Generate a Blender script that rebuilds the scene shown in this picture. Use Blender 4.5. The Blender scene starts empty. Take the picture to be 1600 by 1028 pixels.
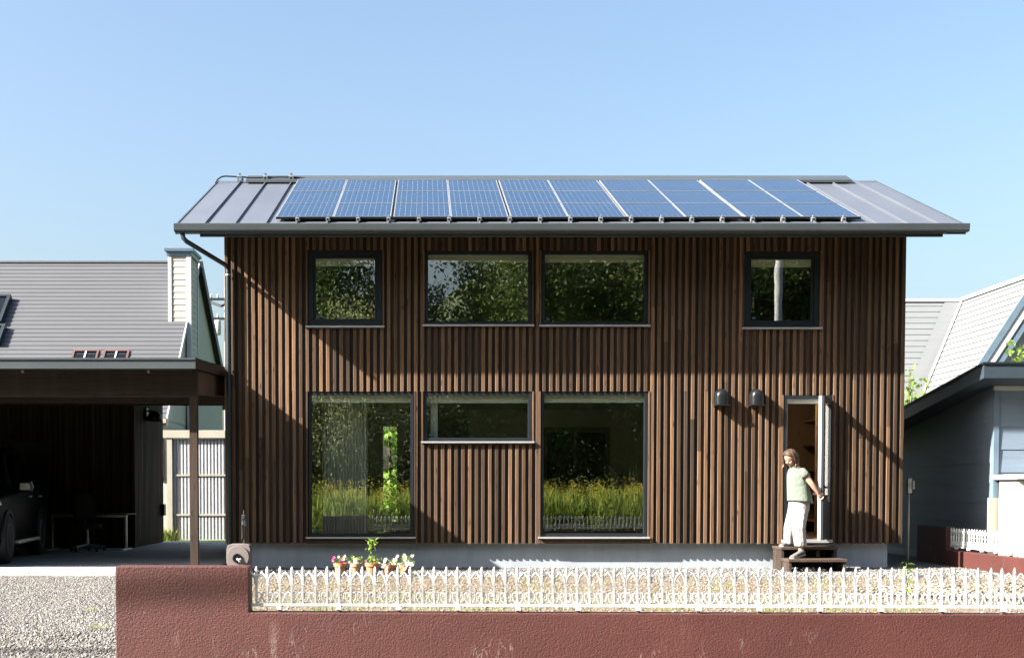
import bpy, bmesh, math, random
import numpy as np
from mathutils import Vector, Matrix, Euler, Quaternion

R = math.radians
rng = random.Random(7)
nrg = np.random.default_rng(11)
scene = bpy.context.scene
COL = scene.collection

# ------------------------------------------------------------------ camera
FPX, CX, HY, PITCH, CAMX, CAMZ, CAMD = 1926.0, 667.0, 766.0, 2.0, .542, 1.14, 18.0
CY = HY + FPX * math.tan(R(PITCH))
cam_data = bpy.data.cameras.new('camera')
cam = bpy.data.objects.new('camera', cam_data)
COL.objects.link(cam)
cam.location = (CAMX, -CAMD, CAMZ)
cam.rotation_euler = (R(90 - PITCH), 0, 0)
cam_data.sensor_width = 36
cam_data.lens = FPX / 1600 * 36
cam_data.shift_x = (800 - CX) / 1600
cam_data.shift_y = (CY - 514) / 1600
cam_data.clip_end = 2000
scene.camera = cam

# ------------------------------------------------------------------ light
SUN = Vector((2.87, 1.0, -2.02)).normalized()          # direction the light travels
elev = math.asin(-SUN.z)
world = bpy.data.worlds.new('World')
scene.world = world
world.use_nodes = True
wn = world.node_tree
wn.nodes.clear()
sky = wn.nodes.new('ShaderNodeTexSky')
sky.sky_type = 'NISHITA'
sky.sun_disc = False
sky.sun_elevation = elev
sky.sun_rotation = math.atan2(-SUN.x, -SUN.y)
sky.altitude = 0
sky.air_density = 1.3
sky.dust_density = 4.3
sky.ozone_density = 3.0
bg = wn.nodes.new('ShaderNodeBackground')
bg.inputs['Strength'].default_value = 0.05
wo = wn.nodes.new('ShaderNodeOutputWorld')
wn.links.new(sky.outputs['Color'], bg.inputs['Color'])
wn.links.new(bg.outputs['Background'], wo.inputs['Surface'])

sun_d = bpy.data.lights.new('sun', 'SUN')
sun_d.energy = 5.0
sun_d.angle = R(0.53)
sun_d.color = (1.0, 0.93, 0.84)
sun = bpy.data.objects.new('sun', sun_d)
COL.objects.link(sun)
sun.rotation_euler = SUN.to_track_quat('-Z', 'Y').to_euler()
sun.location = (-40, -30, 40)

vs = scene.view_settings
vs.view_transform = 'Standard'
vs.look = 'None'
vs.gamma = 1
vs.use_curve_mapping = False
vs.exposure = 2.53
scene.cycles.use_denoising = True
scene.cycles.max_bounces = 10
scene.cycles.transparent_max_bounces = 24
scene.cycles.sample_clamp_indirect = 6
scene.cycles.caustics_reflective = False
scene.cycles.caustics_refractive = False


def at(px, py, Y):
    """world point at depth Y seen at photo pixel (measuring aid)"""
    f = Vector((0, math.cos(R(PITCH)), -math.sin(R(PITCH))))
    u = Vector((0, math.sin(R(PITCH)), math.cos(R(PITCH))))
    d = f + Vector((1, 0, 0)) * (px - CX) / FPX + u * (CY - py) / FPX
    return Vector((CAMX, -CAMD, CAMZ)) + d * ((Y + CAMD) / d.y)


# ------------------------------------------------------------------ mesh helpers
class MB:
    def __init__(self):
        self.v, self.f = [], []

    def add(self, vs_, fs_):
        o = len(self.v)
        self.v += [tuple(p) for p in vs_]
        self.f += [tuple(i + o for i in q) for q in fs_]
        return self

    def box(self, x0, x1, y0, y1, z0, z1, m=None):
        p = [(x0, y0, z0), (x1, y0, z0), (x1, y1, z0), (x0, y1, z0),
             (x0, y0, z1), (x1, y0, z1), (x1, y1, z1), (x0, y1, z1)]
        if m is not None:
            p = [m @ Vector(q) for q in p]
        return self.add(p, [(0, 3, 2, 1), (4, 5, 6, 7), (0, 1, 5, 4), (1, 2, 6, 5), (2, 3, 7, 6), (3, 0, 4, 7)])

    def quad(self, a, b, c, d):
        return self.add([a, b, c, d], [(0, 1, 2, 3)])

    def prism(self, pts, vec):
        """closed polygon pts (list of 3D), extruded by vec"""
        n = len(pts)
        vec = Vector(vec)
        a = [Vector(p) for p in pts]
        b = [p + vec for p in a]
        fs = [tuple(range(n))[::-1], tuple(range(n, 2 * n))]
        for i in range(n):
            j = (i + 1) % n
            fs.append((i, j, n + j, n + i))
        return self.add(a + b, fs)

    def loft(self, rings, caps=True, closed=True):
        n = len(rings[0])
        vs_, fs_ = [], []
        for r in rings:
            vs_ += [tuple(p) for p in r]
        for k in range(len(rings) - 1):
            for i in range(n if closed else n - 1):
                j = (i + 1) % n
                fs_.append((k * n + i, k * n + j, (k + 1) * n + j, (k + 1) * n + i))
        if caps:
            fs_.append(tuple(range(n))[::-1])
            fs_.append(tuple((len(rings) - 1) * n + i for i in range(n)))
        return self.add(vs_, fs_)

    def tube(self, path, r, n=8, caps=True):
        path = [Vector(p) for p in path]
        rs = r if isinstance(r, (list, tuple)) else [r] * len(path)
        rings = []
        ref = None
        for i, p in enumerate(path):
            t = (path[min(i + 1, len(path) - 1)] - path[max(i - 1, 0)]).normalized()
            if ref is None:
                ref = Vector((0, 0, 1)) if abs(t.z) < .9 else Vector((1, 0, 0))
            u = (ref - t * ref.dot(t)).normalized()
            w = t.cross(u)
            ref = u
            rings.append([p + (u * math.cos(2 * math.pi * k / n) + w * math.sin(2 * math.pi * k / n)) * rs[i] for k in range(n)])
        return self.loft(rings, caps)

    def lathe(self, prof, n=16, c=(0, 0, 0), axis='z', caps=True):
        """prof: list of (radius, height)"""
        c = Vector(c)
        rings = []
        for r, h in prof:
            ring = []
            for k in range(n):
                a = 2 * math.pi * k / n
                if axis == 'z':
                    ring.append(c + Vector((r * math.cos(a), r * math.sin(a), h)))
                elif axis == 'y':
                    ring.append(c + Vector((r * math.cos(a), h, -r * math.sin(a))))
                else:
                    ring.append(c + Vector((h, r * math.cos(a), r * math.sin(a))))
            rings.append(ring)
        return self.loft(rings, caps)

    def mesh(self, name, smooth=False):
        me = bpy.data.meshes.new(name)
        me.from_pydata(self.v, [], self.f)
        bm = bmesh.new()
        bm.from_mesh(me)
        bmesh.ops.recalc_face_normals(bm, faces=bm.faces)
        bm.to_mesh(me)
        bm.free()
        if smooth:
            for p in me.polygons:
                p.use_smooth = True
        return me

    def build(self, name, mat, parent=None, smooth=False, bevel=0, local=False, autosmooth=None):
        me = self.mesh(name, smooth)
        if bevel:
            bm = bmesh.new()
            bm.from_mesh(me)
            bmesh.ops.bevel(bm, geom=list(bm.edges), offset=bevel, segments=2, affect='EDGES', profile=.6, clamp_overlap=True)
            bm.to_mesh(me)
            bm.free()
        o = link(name, me, mat, parent, local)
        if autosmooth:
            me.set_sharp_from_angle(angle=R(autosmooth))
            for p in me.polygons:
                p.use_smooth = True
        return o


WM = {}       # world matrix of empties / things that carry a transform


def link(name, me, mat=None, parent=None, local=False):
    o = bpy.data.objects.new(name, me)
    COL.objects.link(o)
    if mat is not None and me is not None and not me.materials:
        me.materials.append(mat)
    if parent is not None:
        o.parent = parent
        if not local:
            o.matrix_parent_inverse = WM.get(parent.name, Matrix.Identity(4)).inverted()
            WM[o.name] = Matrix.Identity(4)
    return o


def empty(name, loc, rz=0.0):
    o = bpy.data.objects.new(name, None)
    COL.objects.link(o)
    o.empty_display_size = .2
    o.location = loc
    o.rotation_euler = (0, 0, rz)
    WM[o.name] = Matrix.Translation(loc) @ Matrix.Rotation(rz, 4, 'Z')
    return o


def tag(o, label=None, cat=None, group=None, kind=None):
    if label: o['label'] = label
    if cat: o['category'] = cat
    if group: o['group'] = group
    if kind: o['kind'] = kind
    return o


def copy_tree(o, parent=None):
    c = o.copy()
    COL.objects.link(c)
    c.parent = parent
    for ch in list(o.children):
        copy_tree(ch, c)
    return c


def islands(name, base_v, base_f, mats, mat, parent=None, kind=None, smooth=False):
    """many copies of a small shape joined in one mesh; mats: (N,3,4) array"""
    base_v = np.asarray(base_v, float)
    nv = len(base_v)
    N = len(mats)
    V = np.einsum('nij,vj->nvi', mats[:, :, :3], base_v) + mats[:, None, :, 3]
    k = len(base_f[0])
    Fa = (np.asarray(base_f)[None] + (np.arange(N) * nv)[:, None, None]).reshape(-1, k)
    me = bpy.data.meshes.new(name)
    me.vertices.add(N * nv)
    me.vertices.foreach_set('co', V.reshape(-1).astype(np.float32))
    me.loops.add(Fa.size)
    me.loops.foreach_set('vertex_index', Fa.reshape(-1).astype(np.int32))
    me.polygons.add(len(Fa))
    me.polygons.foreach_set('loop_start', (np.arange(len(Fa)) * k).astype(np.int32))
    me.polygons.foreach_set('loop_total', np.full(len(Fa), k, np.int32))
    if smooth:
        me.polygons.foreach_set('use_smooth', np.ones(len(Fa), bool))
    me.update()
    me.validate()
    o = link(name, me, mat, parent)
    if kind: o['kind'] = kind
    return o


def rotmats(N, mode='any', tilt=0.5):
    a = nrg.uniform(0, 2 * np.pi, N)
    if mode == 'any':
        q = nrg.normal(size=(N, 4))
        q /= np.linalg.norm(q, axis=1)[:, None]
        w, x, y, z = q.T
        return np.stack([np.stack([1 - 2 * (y * y + z * z), 2 * (x * y - z * w), 2 * (x * z + y * w)], 1),
                         np.stack([2 * (x * y + z * w), 1 - 2 * (x * x + z * z), 2 * (y * z - x * w)], 1),
                         np.stack([2 * (x * z - y * w), 2 * (y * z + x * w), 1 - 2 * (x * x + y * y)], 1)], 1)
    b = nrg.normal(0, tilt, N)
    c, s, cb, sb = np.cos(a), np.sin(a), np.cos(b), np.sin(b)
    z = np.zeros(N)
    o = np.ones(N)
    Rz = np.stack([np.stack([c, -s, z], 1), np.stack([s, c, z], 1), np.stack([z, z, o], 1)], 1)
    Rx = np.stack([np.stack([o, z, z], 1), np.stack([z, cb, -sb], 1), np.stack([z, sb, cb], 1)], 1)
    return Rz @ Rx


def xf(rot, scale, pos):
    m = np.zeros((len(pos), 3, 4))
    m[:, :, :3] = rot * np.asarray(scale).reshape(len(pos), 1, -1)
    m[:, :, 3] = pos
    return m


# ------------------------------------------------------------------ materials
def _mat(name):
    m = bpy.data.materials.new(name)
    m.use_nodes = True
    nt = m.node_tree
    b = nt.nodes['Principled BSDF']
    return m, nt, b


def node(nt, t, **kw):
    n = nt.nodes.new(t)
    for k, v in kw.items():
        if k.startswith('i_'):
            key = k[2:]
            n.inputs[int(key) if key.isdigit() else key.replace('_', ' ')].default_value = v
        else:
            setattr(n, k, v)
    return n


def ramp(nt, src, stops, interp='LINEAR'):
    r = nt.nodes.new('ShaderNodeValToRGB')
    r.color_ramp.interpolation = interp
    els = r.color_ramp.elements
    while len(els) < len(stops):
        els.new(.5)
    for e, (p, c) in zip(els, stops):
        e.position = p
        e.color = (*c, 1) if len(c) == 3 else c
    nt.links.new(src, r.inputs['Fac'])
    return r


def mixc(nt, fac, a, b, mode='MIX'):
    n = nt.nodes.new('ShaderNodeMix')
    n.data_type = 'RGBA'
    n.blend_type = mode
    for sock, val in ((n.inputs[0], fac), (n.inputs[6], a), (n.inputs[7], b)):
        if hasattr(val, 'links') or isinstance(val, bpy.types.NodeSocket):
            nt.links.new(val, sock)
        elif isinstance(val, (int, float)):
            sock.default_value = val
        else:
            sock.default_value = (*val, 1)
    return n.outputs[2]


def math_(nt, op, a, b=None):
    n = nt.nodes.new('ShaderNodeMath')
    n.operation = op
    for i, v in enumerate((a, b)):
        if v is None: continue
        if isinstance(v, (int, float)): n.inputs[i].default_value = v
        else: nt.links.new(v, n.inputs[i])
    return n.outputs[0]


def coords(nt, scale, kind='position', offset=None):
    if kind == 'position':
        s = node(nt, 'ShaderNodeNewGeometry').outputs['Position']
    else:
        s = node(nt, 'ShaderNodeTexCoord').outputs['Object']
    if offset is not None:
        ad = node(nt, 'ShaderNodeVectorMath', operation='ADD')
        nt.links.new(s, ad.inputs[0])
        nt.links.new(offset, ad.inputs[1])
        s = ad.outputs[0]
    mp = node(nt, 'ShaderNodeVectorMath', operation='MULTIPLY')
    nt.links.new(s, mp.inputs[0])
    mp.inputs[1].default_value = scale
    return mp.outputs[0]


def noise(nt, vec, scale=1.0, detail=4, rough=.55, dist=0):
    n = node(nt, 'ShaderNodeTexNoise')
    n.inputs['Scale'].default_value = scale
    n.inputs['Detail'].default_value = detail
    n.inputs['Roughness'].default_value = rough
    n.inputs['Distortion'].default_value = dist
    nt.links.new(vec, n.inputs['Vector'])
    return n.outputs['Fac']


def bump(nt, b, h, strength=.3, dist=.01):
    bp = node(nt, 'ShaderNodeBump')
    bp.inputs['Strength'].default_value = strength
    bp.inputs['Distance'].default_value = dist
    nt.links.new(h, bp.inputs['Height'])
    nt.links.new(bp.outputs[0], b.inputs['Normal'])
    return bp


ALB = .80            # common scale of the painted base colours under this exposure


def plain(name, col, rough=.6, metal=0.0, var=.12, scale=(3, 3, 3), bump_s=0.0, bump_scale=40, bump_d=.004, spec=.5, coat=0):
    m, nt, b = _mat(name)
    b.inputs['Roughness'].default_value = rough
    b.inputs['Metallic'].default_value = metal
    b.inputs['Specular IOR Level'].default_value = spec
    b.inputs['Coat Weight'].default_value = coat
    col = tuple(c * ALB for c in col)
    n = noise(nt, coords(nt, scale), 1, 5, .6)
    lo = tuple(c * (1 - var) for c in col)
    hi = tuple(min(1, c * (1 + var)) for c in col)
    r = ramp(nt, n, [(.3, lo), (.7, hi)])
    nt.links.new(r.outputs[0], b.inputs['Base Color'])
    if bump_s:
        bump(nt, b, noise(nt, coords(nt, (bump_scale,) * 3), 1, 3), bump_s, bump_d)
    return m


def wood(name, c_dark, c_light, grey=(.16, .14, .14), grain=(45, 45, 1.6), rough=.75, axis='z', greyness=.35):
    c_dark, c_light, grey = (tuple(x * ALB for x in q) for q in (c_dark, c_light, grey))
    m, nt, b = _mat(name)
    oi = node(nt, 'ShaderNodeObjectInfo')
    rnd = oi.outputs['Random']
    off = node(nt, 'ShaderNodeCombineXYZ')
    nt.links.new(math_(nt, 'MULTIPLY', rnd, 37.0), off.inputs[0])
    nt.links.new(math_(nt, 'MULTIPLY', rnd, 91.0), off.inputs[1])
    nt.links.new(math_(nt, 'MULTIPLY', rnd, 53.0), off.inputs[2])
    c = coords(nt, grain, 'position', off.outputs[0])
    g = noise(nt, c, 1, 6, .62, .6)
    base = ramp(nt, g, [(.25, c_dark), (.75, c_light)])
    # per-piece tone
    wn_ = node(nt, 'ShaderNodeTexWhiteNoise', noise_dimensions='1D')
    nt.links.new(rnd, wn_.inputs['W'])
    tone = ramp(nt, wn_.outputs['Value'], [(0, (.28, .28, .29)), (.3, (.64, .64, .64)), (.6, (.98, .97, .95)), (.85, (1.28, 1.26, 1.23)), (1, (1.8, 1.74, 1.65))])
    col = mixc(nt, 1.0, base.outputs[0], tone.outputs[0], 'MULTIPLY')
    # weathered grey streaks
    gw = noise(nt, coords(nt, (6, 6, .5), 'position', off.outputs[0]), 1, 3)
    gf = ramp(nt, gw, [(.45, (0, 0, 0)), (.75, (greyness,) * 3)])
    col = mixc(nt, gf.outputs[0], col, grey)
    # knots
    v = node(nt, 'ShaderNodeTexVoronoi', feature='F1')
    v.inputs['Scale'].default_value = 1
    kc = (14, 14, 3.2) if axis == 'z' else (3.2, 14, 14)
    nt.links.new(coords(nt, kc, 'position', off.outputs[0]), v.inputs['Vector'])
    k = ramp(nt, v.outputs['Distance'], [(.06, (.85, .85, .85)), (.20, (0, 0, 0))])
    col = mixc(nt, k.outputs[0], col, tuple(x * .35 for x in c_dark))
    nt.links.new(col, b.inputs['Base Color'])
    b.inputs['Roughness'].default_value = rough
    b.inputs['Specular IOR Level'].default_value = .25
    bump(nt, b, g, .35, .004)
    return m


def glass(name, f0=.1, tint=(.86, .9, .88), wob=.0):
    m = bpy.data.materials.new(name)
    m.use_nodes = True
    nt = m.node_tree
    nt.nodes.clear()
    out = node(nt, 'ShaderNodeOutputMaterial')
    ge = node(nt, 'ShaderNodeNewGeometry')
    dt = node(nt, 'ShaderNodeVectorMath', operation='DOT_PRODUCT')
    nt.links.new(ge.outputs['Normal'], dt.inputs[0])
    nt.links.new(ge.outputs['Incoming'], dt.inputs[1])
    cs = math_(nt, 'ABSOLUTE', dt.outputs['Value'])
    fr_ = math_(nt, 'ADD', math_(nt, 'MULTIPLY', math_(nt, 'POWER', math_(nt, 'SUBTRACT', 1.0, cs), 5.0), 1 - f0), f0)
    tr = node(nt, 'ShaderNodeBsdfTransparent')
    tr.inputs['Color'].default_value = (*tint, 1)
    gl = node(nt, 'ShaderNodeBsdfGlossy')
    gl.inputs['Roughness'].default_value = 0.0
    mx = node(nt, 'ShaderNodeMixShader')
    nt.links.new(fr_, mx.inputs[0])
    nt.links.new(tr.outputs[0], mx.inputs[1])
    nt.links.new(gl.outputs[0], mx.inputs[2])
    nt.links.new(mx.outputs[0], out.inputs['Surface'])
    if wob:
        bp = node(nt, 'ShaderNodeBump')
        bp.inputs['Strength'].default_value = wob
        bp.inputs['Distance'].default_value = .02
        nt.links.new(noise(nt, coords(nt, (2.2, 2.2, 2.2)), 1, 1), bp.inputs['Height'])
        nt.links.new(bp.outputs[0], gl.inputs['Normal'])
    return m


def leafy(name, c1, c2, c3=None, trans=.35, rough=.55):
    m, nt, b = _mat(name)
    g = node(nt, 'ShaderNodeNewGeometry')
    stops = [(0, c1), (.6, c2), (1, c3 or c2)]
    r = ramp(nt, g.outputs['Random Per Island'], stops)
    nt.links.new(r.outputs[0], b.inputs['Base Color'])
    b.inputs['Roughness'].default_value = rough
    b.inputs['Specular IOR Level'].default_value = .3
    tl = node(nt, 'ShaderNodeBsdfTranslucent')
    hs = node(nt, 'ShaderNodeHueSaturation')
    hs.inputs['Value'].default_value = 1.25
    nt.links.new(r.outputs[0], hs.inputs['Color'])
    nt.links.new(hs.outputs[0], tl.inputs['Color'])
    mx = node(nt, 'ShaderNodeMixShader')
    mx.inputs[0].default_value = trans
    nt.links.new(b.outputs[0], mx.inputs[1])
    nt.links.new(tl.outputs[0], mx.inputs[2])
    nt.links.new(mx.outputs[0], nt.nodes['Material Output'].inputs['Surface'])
    return m


def island_mat(name, stops, rough=.85, bump_s=.3):
    m, nt, b = _mat(name)
    g = node(nt, 'ShaderNodeNewGeometry')
    r = ramp(nt, g.outputs['Random Per Island'], stops)
    n = noise(nt, coords(nt, (90, 90, 90)), 1, 3)
    col = mixc(nt, .35, r.outputs[0], ramp(nt, n, [(.3, (.55, .55, .55)), (.7, (1.15, 1.15, 1.15))]).outputs[0], 'MULTIPLY')
    nt.links.new(col, b.inputs['Base Color'])
    b.inputs['Roughness'].default_value = rough
    b.inputs['Specular IOR Level'].default_value = .3
    return m


MT = {}
MT['batten'] = wood('stained_batten_wood', (.049, .028, .0165), (.183, .112, .0665), grey=(.075, .064, .058), greyness=.4)
MT['dark_wood'] = wood('dark_stained_wood', (.032, .021, .014), (.082, .053, .037), grey=(.04, .035, .033))
MT['beam_wood'] = wood('dark_beam_wood', (.026, .018, .013), (.066, .045, .032), grain=(1.6, 30, 45), axis='x', grey=(.07, .06, .055))
MT['step_wood'] = wood('step_wood', (.030, .021, .0155), (.070, .048, .036), grain=(1.6, 30, 45), axis='x')
MT['int_wood'] = wood('light_interior_wood', (.26, .18, .11), (.36, .26, .165), grey=(.4, .3, .2), greyness=.2)
MT['frame'] = plain('black_window_frame', (.007, .012, .017), .5, 0, .1, spec=.35)
MT['sill'] = plain('galvanised_sill', (.52, .54, .56), .38, .5, .08)
MT['glass'] = glass('window_glass', .18, (.88, .91, .88), .02)
MT['clear'] = glass('door_glass', .04, (.96, .97, .965))
MT['white_paint'] = plain('white_door_paint', (.55, .55, .53), .45, 0, .04)
MT['int_white'] = plain('interior_plaster', (.95, .92, .85), .9, 0, .05)
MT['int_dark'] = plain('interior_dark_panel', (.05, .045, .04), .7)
MT['blind'] = plain('pale_roller_blind', (1.1, 1.1, .93), .9, 0, .05)
MT['black_metal'] = plain('black_metal', (.014, .015, .017), .30, .2, .15)
MT['gutter'] = plain('grey_gutter_metal', (.075, .09, .10), .42, .35, .12, (1.2, 4, 4))
MT['pipe'] = plain('dark_downpipe', (.020, .030, .036), .38, .2)
MT['silver'] = plain('galvanised_steel', (.55, .57, .58), .35, .75, .15, (12, 12, 12))
MT['cable'] = plain('black_cable', (.015, .016, .02), .55)
MT['rail_white'] = plain('white_cast_fence_paint', (.66, .67, .67), .5, 0, .1, (30, 30, 30), .25, 120, .002)
MT['terracotta'] = plain('terracotta', (.48, .205, .10), .85, 0, .22, (14, 14, 14), .2, 90)
MT['tile_pot'] = plain('pale_terracotta', (.42, .25, .16), .85, 0, .22, (14, 14, 14), .2, 90)
MT['soil'] = plain('potting_soil', (.05, .035, .025), .95, 0, .3, (60, 60, 60), .5, 120)
MT['reel'] = plain('taupe_reel_plastic', (.20, .172, .168), .5, 0, .06)
MT['rubber'] = plain('black_rubber', (.012, .012, .013), .7, 0, .2)
MT['car_paint'] = plain('black_car_paint', (.004, .0045, .006), .4, 0, .05, spec=.012, coat=0)
MT['car_glass'] = plain('tinted_car_glass', (.004, .005, .006), .04, 0, .05)
MT['alloy'] = plain('alloy_wheel', (.42, .42, .42), .3, .9, .05)
MT['lamp_glass'] = plain('headlight_glass', (.6, .6, .58), .08, 0, .05, coat=1)
MT['skin'] = plain('skin', (.40, .235, .17), .5, 0, .04)
MT['lip'] = plain('lips', (.55, .18, .15), .5)
MT['hair'] = plain('brown_hair', (.050, .027, .016), .6, 0, .45, (110, 110, 14), spec=.3)
MT['hair_tip'] = plain('light_brown_hair_tips', (.21, .10, .042), .45, 0, .3, (60, 60, 8))
MT['shirt'] = plain('sage_green_linen', (.130, .160, .132), .9, 0, .06, (30, 30, 30), .3, 160, .002)
MT['trousers'] = plain('white_linen', (.33, .32, .318), .9, 0, .04, (30, 30, 30), .3, 160, .002)
MT['shoe'] = plain('grey_canvas', (.11, .107, .10), .8, 0, .2, (40, 40, 40))
MT['shoe_sole'] = plain('pale_rubber_sole', (.3, .3, .28), .7)
MT['cream_siding'] = plain('cream_siding', (.42, .395, .345), .7, 0, .05, (3, 3, 20))
MT['white_trim'] = plain('white_trim', (.50, .51, .52), .6, 0, .05)
MT['blue_trim'] = plain('blue_grey_metal_cap', (.13, .19, .25), .4, .3)
MT['lap_roof'] = plain('grey_brown_lap_roof', (.088, .092, .102), .5, .1, .07, (.8, 14, 14))
MT['pale_roof'] = plain('pale_grey_lap_roof', (.178, .19, .196), .5, .1, .05, (.8, 9, 9))
MT['lt_blue'] = plain('light_blue_barge', (.13, .19, .25), .5)
MT['navy'] = plain('navy_fascia', (.045, .065, .085), .45, .2)
MT['grey_siding'] = plain('blue_grey_siding', (.165, .22, .285), .65, 0, .1, (1.5, 1.5, 25), .3, 30, .003)
MT['brown_frame'] = plain('red_brown_window_frame', (.085, .036, .028), .6)
MT['corr'] = plain('white_corrugated_sheet', (.52, .54, .57), .4, .1, .05)
MT['khaki'] = plain('khaki_steel_frame', (.36, .35, .29), .55, .1, .08)
MT['red_dark'] = plain('dark_brown_wall_paint', (.085, .038, .032), .8, 0, .2, (5, 5, 5), .5, 60, .01)
MT['pole'] = plain('concrete_pole', (.45, .45, .44), .8, 0, .1, (5, 5, 2), .2, 40)
MT['stem'] = plain('green_stem', (.10, .17, .04), .7)
MT['bark'] = plain('bark', (.085, .062, .045), .9, 0, .4, (9, 9, 3), .8, 20, .03)


def folds(m, sc=(9, 9, 5), st=.7, d=.03):
    nt = m.node_tree
    b = nt.nodes['Principled BSDF']
    n = noise(nt, coords(nt, sc), 1, 3, .5, 1.2)
    bump(nt, b, n, st, d)


folds(MT['shirt'])
folds(MT['trousers'], (11, 11, 4), .9, .045)


def concrete(name, col, stain=.25):
    col = tuple(c * ALB for c in col)
    m, nt, b = _mat(name)
    n1 = noise(nt, coords(nt, (1.2, 1.2, 1.2)), 1, 6, .6)
    n2 = noise(nt, coords(nt, (5, 5, .7)), 1, 5, .6)
    a = ramp(nt, n1, [(.3, tuple(c * (1 - stain) for c in col)), (.7, tuple(c * 1.1 for c in col))])
    c = mixc(nt, .5, a.outputs[0], ramp(nt, n2, [(.3, (.75, .75, .75)), (.65, (1.08, 1.08, 1.08))]).outputs[0], 'MULTIPLY')
    nt.links.new(c, b.inputs['Base Color'])
    b.inputs['Roughness'].default_value = .85
    bump(nt, b, noise(nt, coords(nt, (45, 45, 45)), 1, 4), .25, .004)
    return m


MT['concrete'] = concrete('foundation_concrete', (.37, .42, .475), .14)
MT['slab'] = concrete('carport_slab_concrete', (.46, .475, .49), .3)
MT['asphalt'] = concrete('asphalt', (.055, .055, .055), .3)


def stucco():
    m, nt, b = _mat('red_brown_stucco')
    big = noise(nt, coords(nt, (1.1, 1.1, 1.6)), 1, 5, .6)
    c = ramp(nt, big, [(.28, (.047, .0118, .0094)), (.5, (.059, .0148, .0117)), (.72, (.073, .0195, .0155))]).outputs[0]
    # grain
    v = node(nt, 'ShaderNodeTexVoronoi', feature='SMOOTH_F1')
    v.inputs['Scale'].default_value = 1
    wv = noise(nt, coords(nt, (30, 30, 30)), 1, 2)
    nt.links.new(coords(nt, (85, 85, 85)), v.inputs['Vector'])
    g2 = noise(nt, coords(nt, (70, 70, 70)), 1, 3, .55, .1)
    c = mixc(nt, .55, c, ramp(nt, g2, [(.32, (.62, .6, .6)), (.6, (1.1, 1.1, 1.1)), (.78, (1.35, 1.35, 1.35))]).outputs[0], 'MULTIPLY')
    # efflorescence: pale vertical runs
    st = noise(nt, coords(nt, (5.5, 5.5, .35)), 1, 4, .6)
    msk = noise(nt, coords(nt, (2.3, 2.3, 5)), 1, 5, .7)
    run = math_(nt, 'MULTIPLY', ramp(nt, st, [(.60, (0, 0, 0)), (.74, (1, 1, 1))]).outputs[0], ramp(nt, msk, [(.45, (0, 0, 0)), (.75, (.42, .42, .42))]).outputs[0])
    c = mixc(nt, run, c, (.26, .20, .185))
    # dark damp runs
    st2 = noise(nt, coords(nt, (3.1, 3.1, .22)), 1, 4, .6)
    c = mixc(nt, ramp(nt, st2, [(.6, (0, 0, 0)), (.8, (.35, .35, .35))]).outputs[0], c, (.055, .02, .017))
    # hairline cracks: thin wandering, mostly vertical lines
    cn = noise(nt, coords(nt, (2.6, 2.6, .55)), 1, 6, .62)
    cd = math_(nt, 'ABSOLUTE', math_(nt, 'SUBTRACT', cn, .5))
    cr = ramp(nt, cd, [(.0012, (1, 1, 1)), (.0045, (0, 0, 0))])
    cm = noise(nt, coords(nt, (1.3, 1.3, 3.2)), 1, 3)
    crk = math_(nt, 'MULTIPLY', cr.outputs[0], ramp(nt, cm, [(.52, (0, 0, 0)), (.62, (.34, .34, .34))]).outputs[0])
    c = mixc(nt, crk, c, (.34, .30, .28))
    # chips
    ch = noise(nt, coords(nt, (11, 11, 11)), 1, 2)
    c = mixc(nt, ramp(nt, ch, [(.79, (0, 0, 0)), (.81, (.8, .8, .8))]).outputs[0], c, (.36, .32, .29))
    nt.links.new(c, b.inputs['Base Color'])
    b.inputs['Roughness'].default_value = .62
    h = math_(nt, 'ADD', g2, math_(nt, 'MULTIPLY', v.outputs['Distance'], -.9))
    bump(nt, b, h, .55, .005)
    return m


MT['stucco'] = stucco()


def roof_metal():
    m, nt, b = _mat('standing_seam_steel')
    n = noise(nt, coords(nt, (1.3, .5, .5)), 1, 4)
    c = ramp(nt, n, [(.3, (.084, .095, .116)), (.7, (.103, .116, .140))])
    # faint pencil ribs pressed in the sheet
    s = node(nt, 'ShaderNodeSeparateXYZ')
    nt.links.new(node(nt, 'ShaderNodeNewGeometry').outputs['Position'], s.inputs[0])
    w = math_(nt, 'FRACT', math_(nt, 'MULTIPLY', s.outputs[0], 1 / .0853))
    rb = ramp(nt, w, [(0, (0, 0, 0)), (.05, (1, 1, 1)), (.10, (0, 0, 0))])
    nt.links.new(c.outputs[0], b.inputs['Base Color'])
    b.inputs['Metallic'].default_value = .25
    b.inputs['Roughness'].default_value = .42
    bump(nt, b, rb.outputs[0], .22, .002)
    return m


MT['roof'] = roof_metal()


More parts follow.
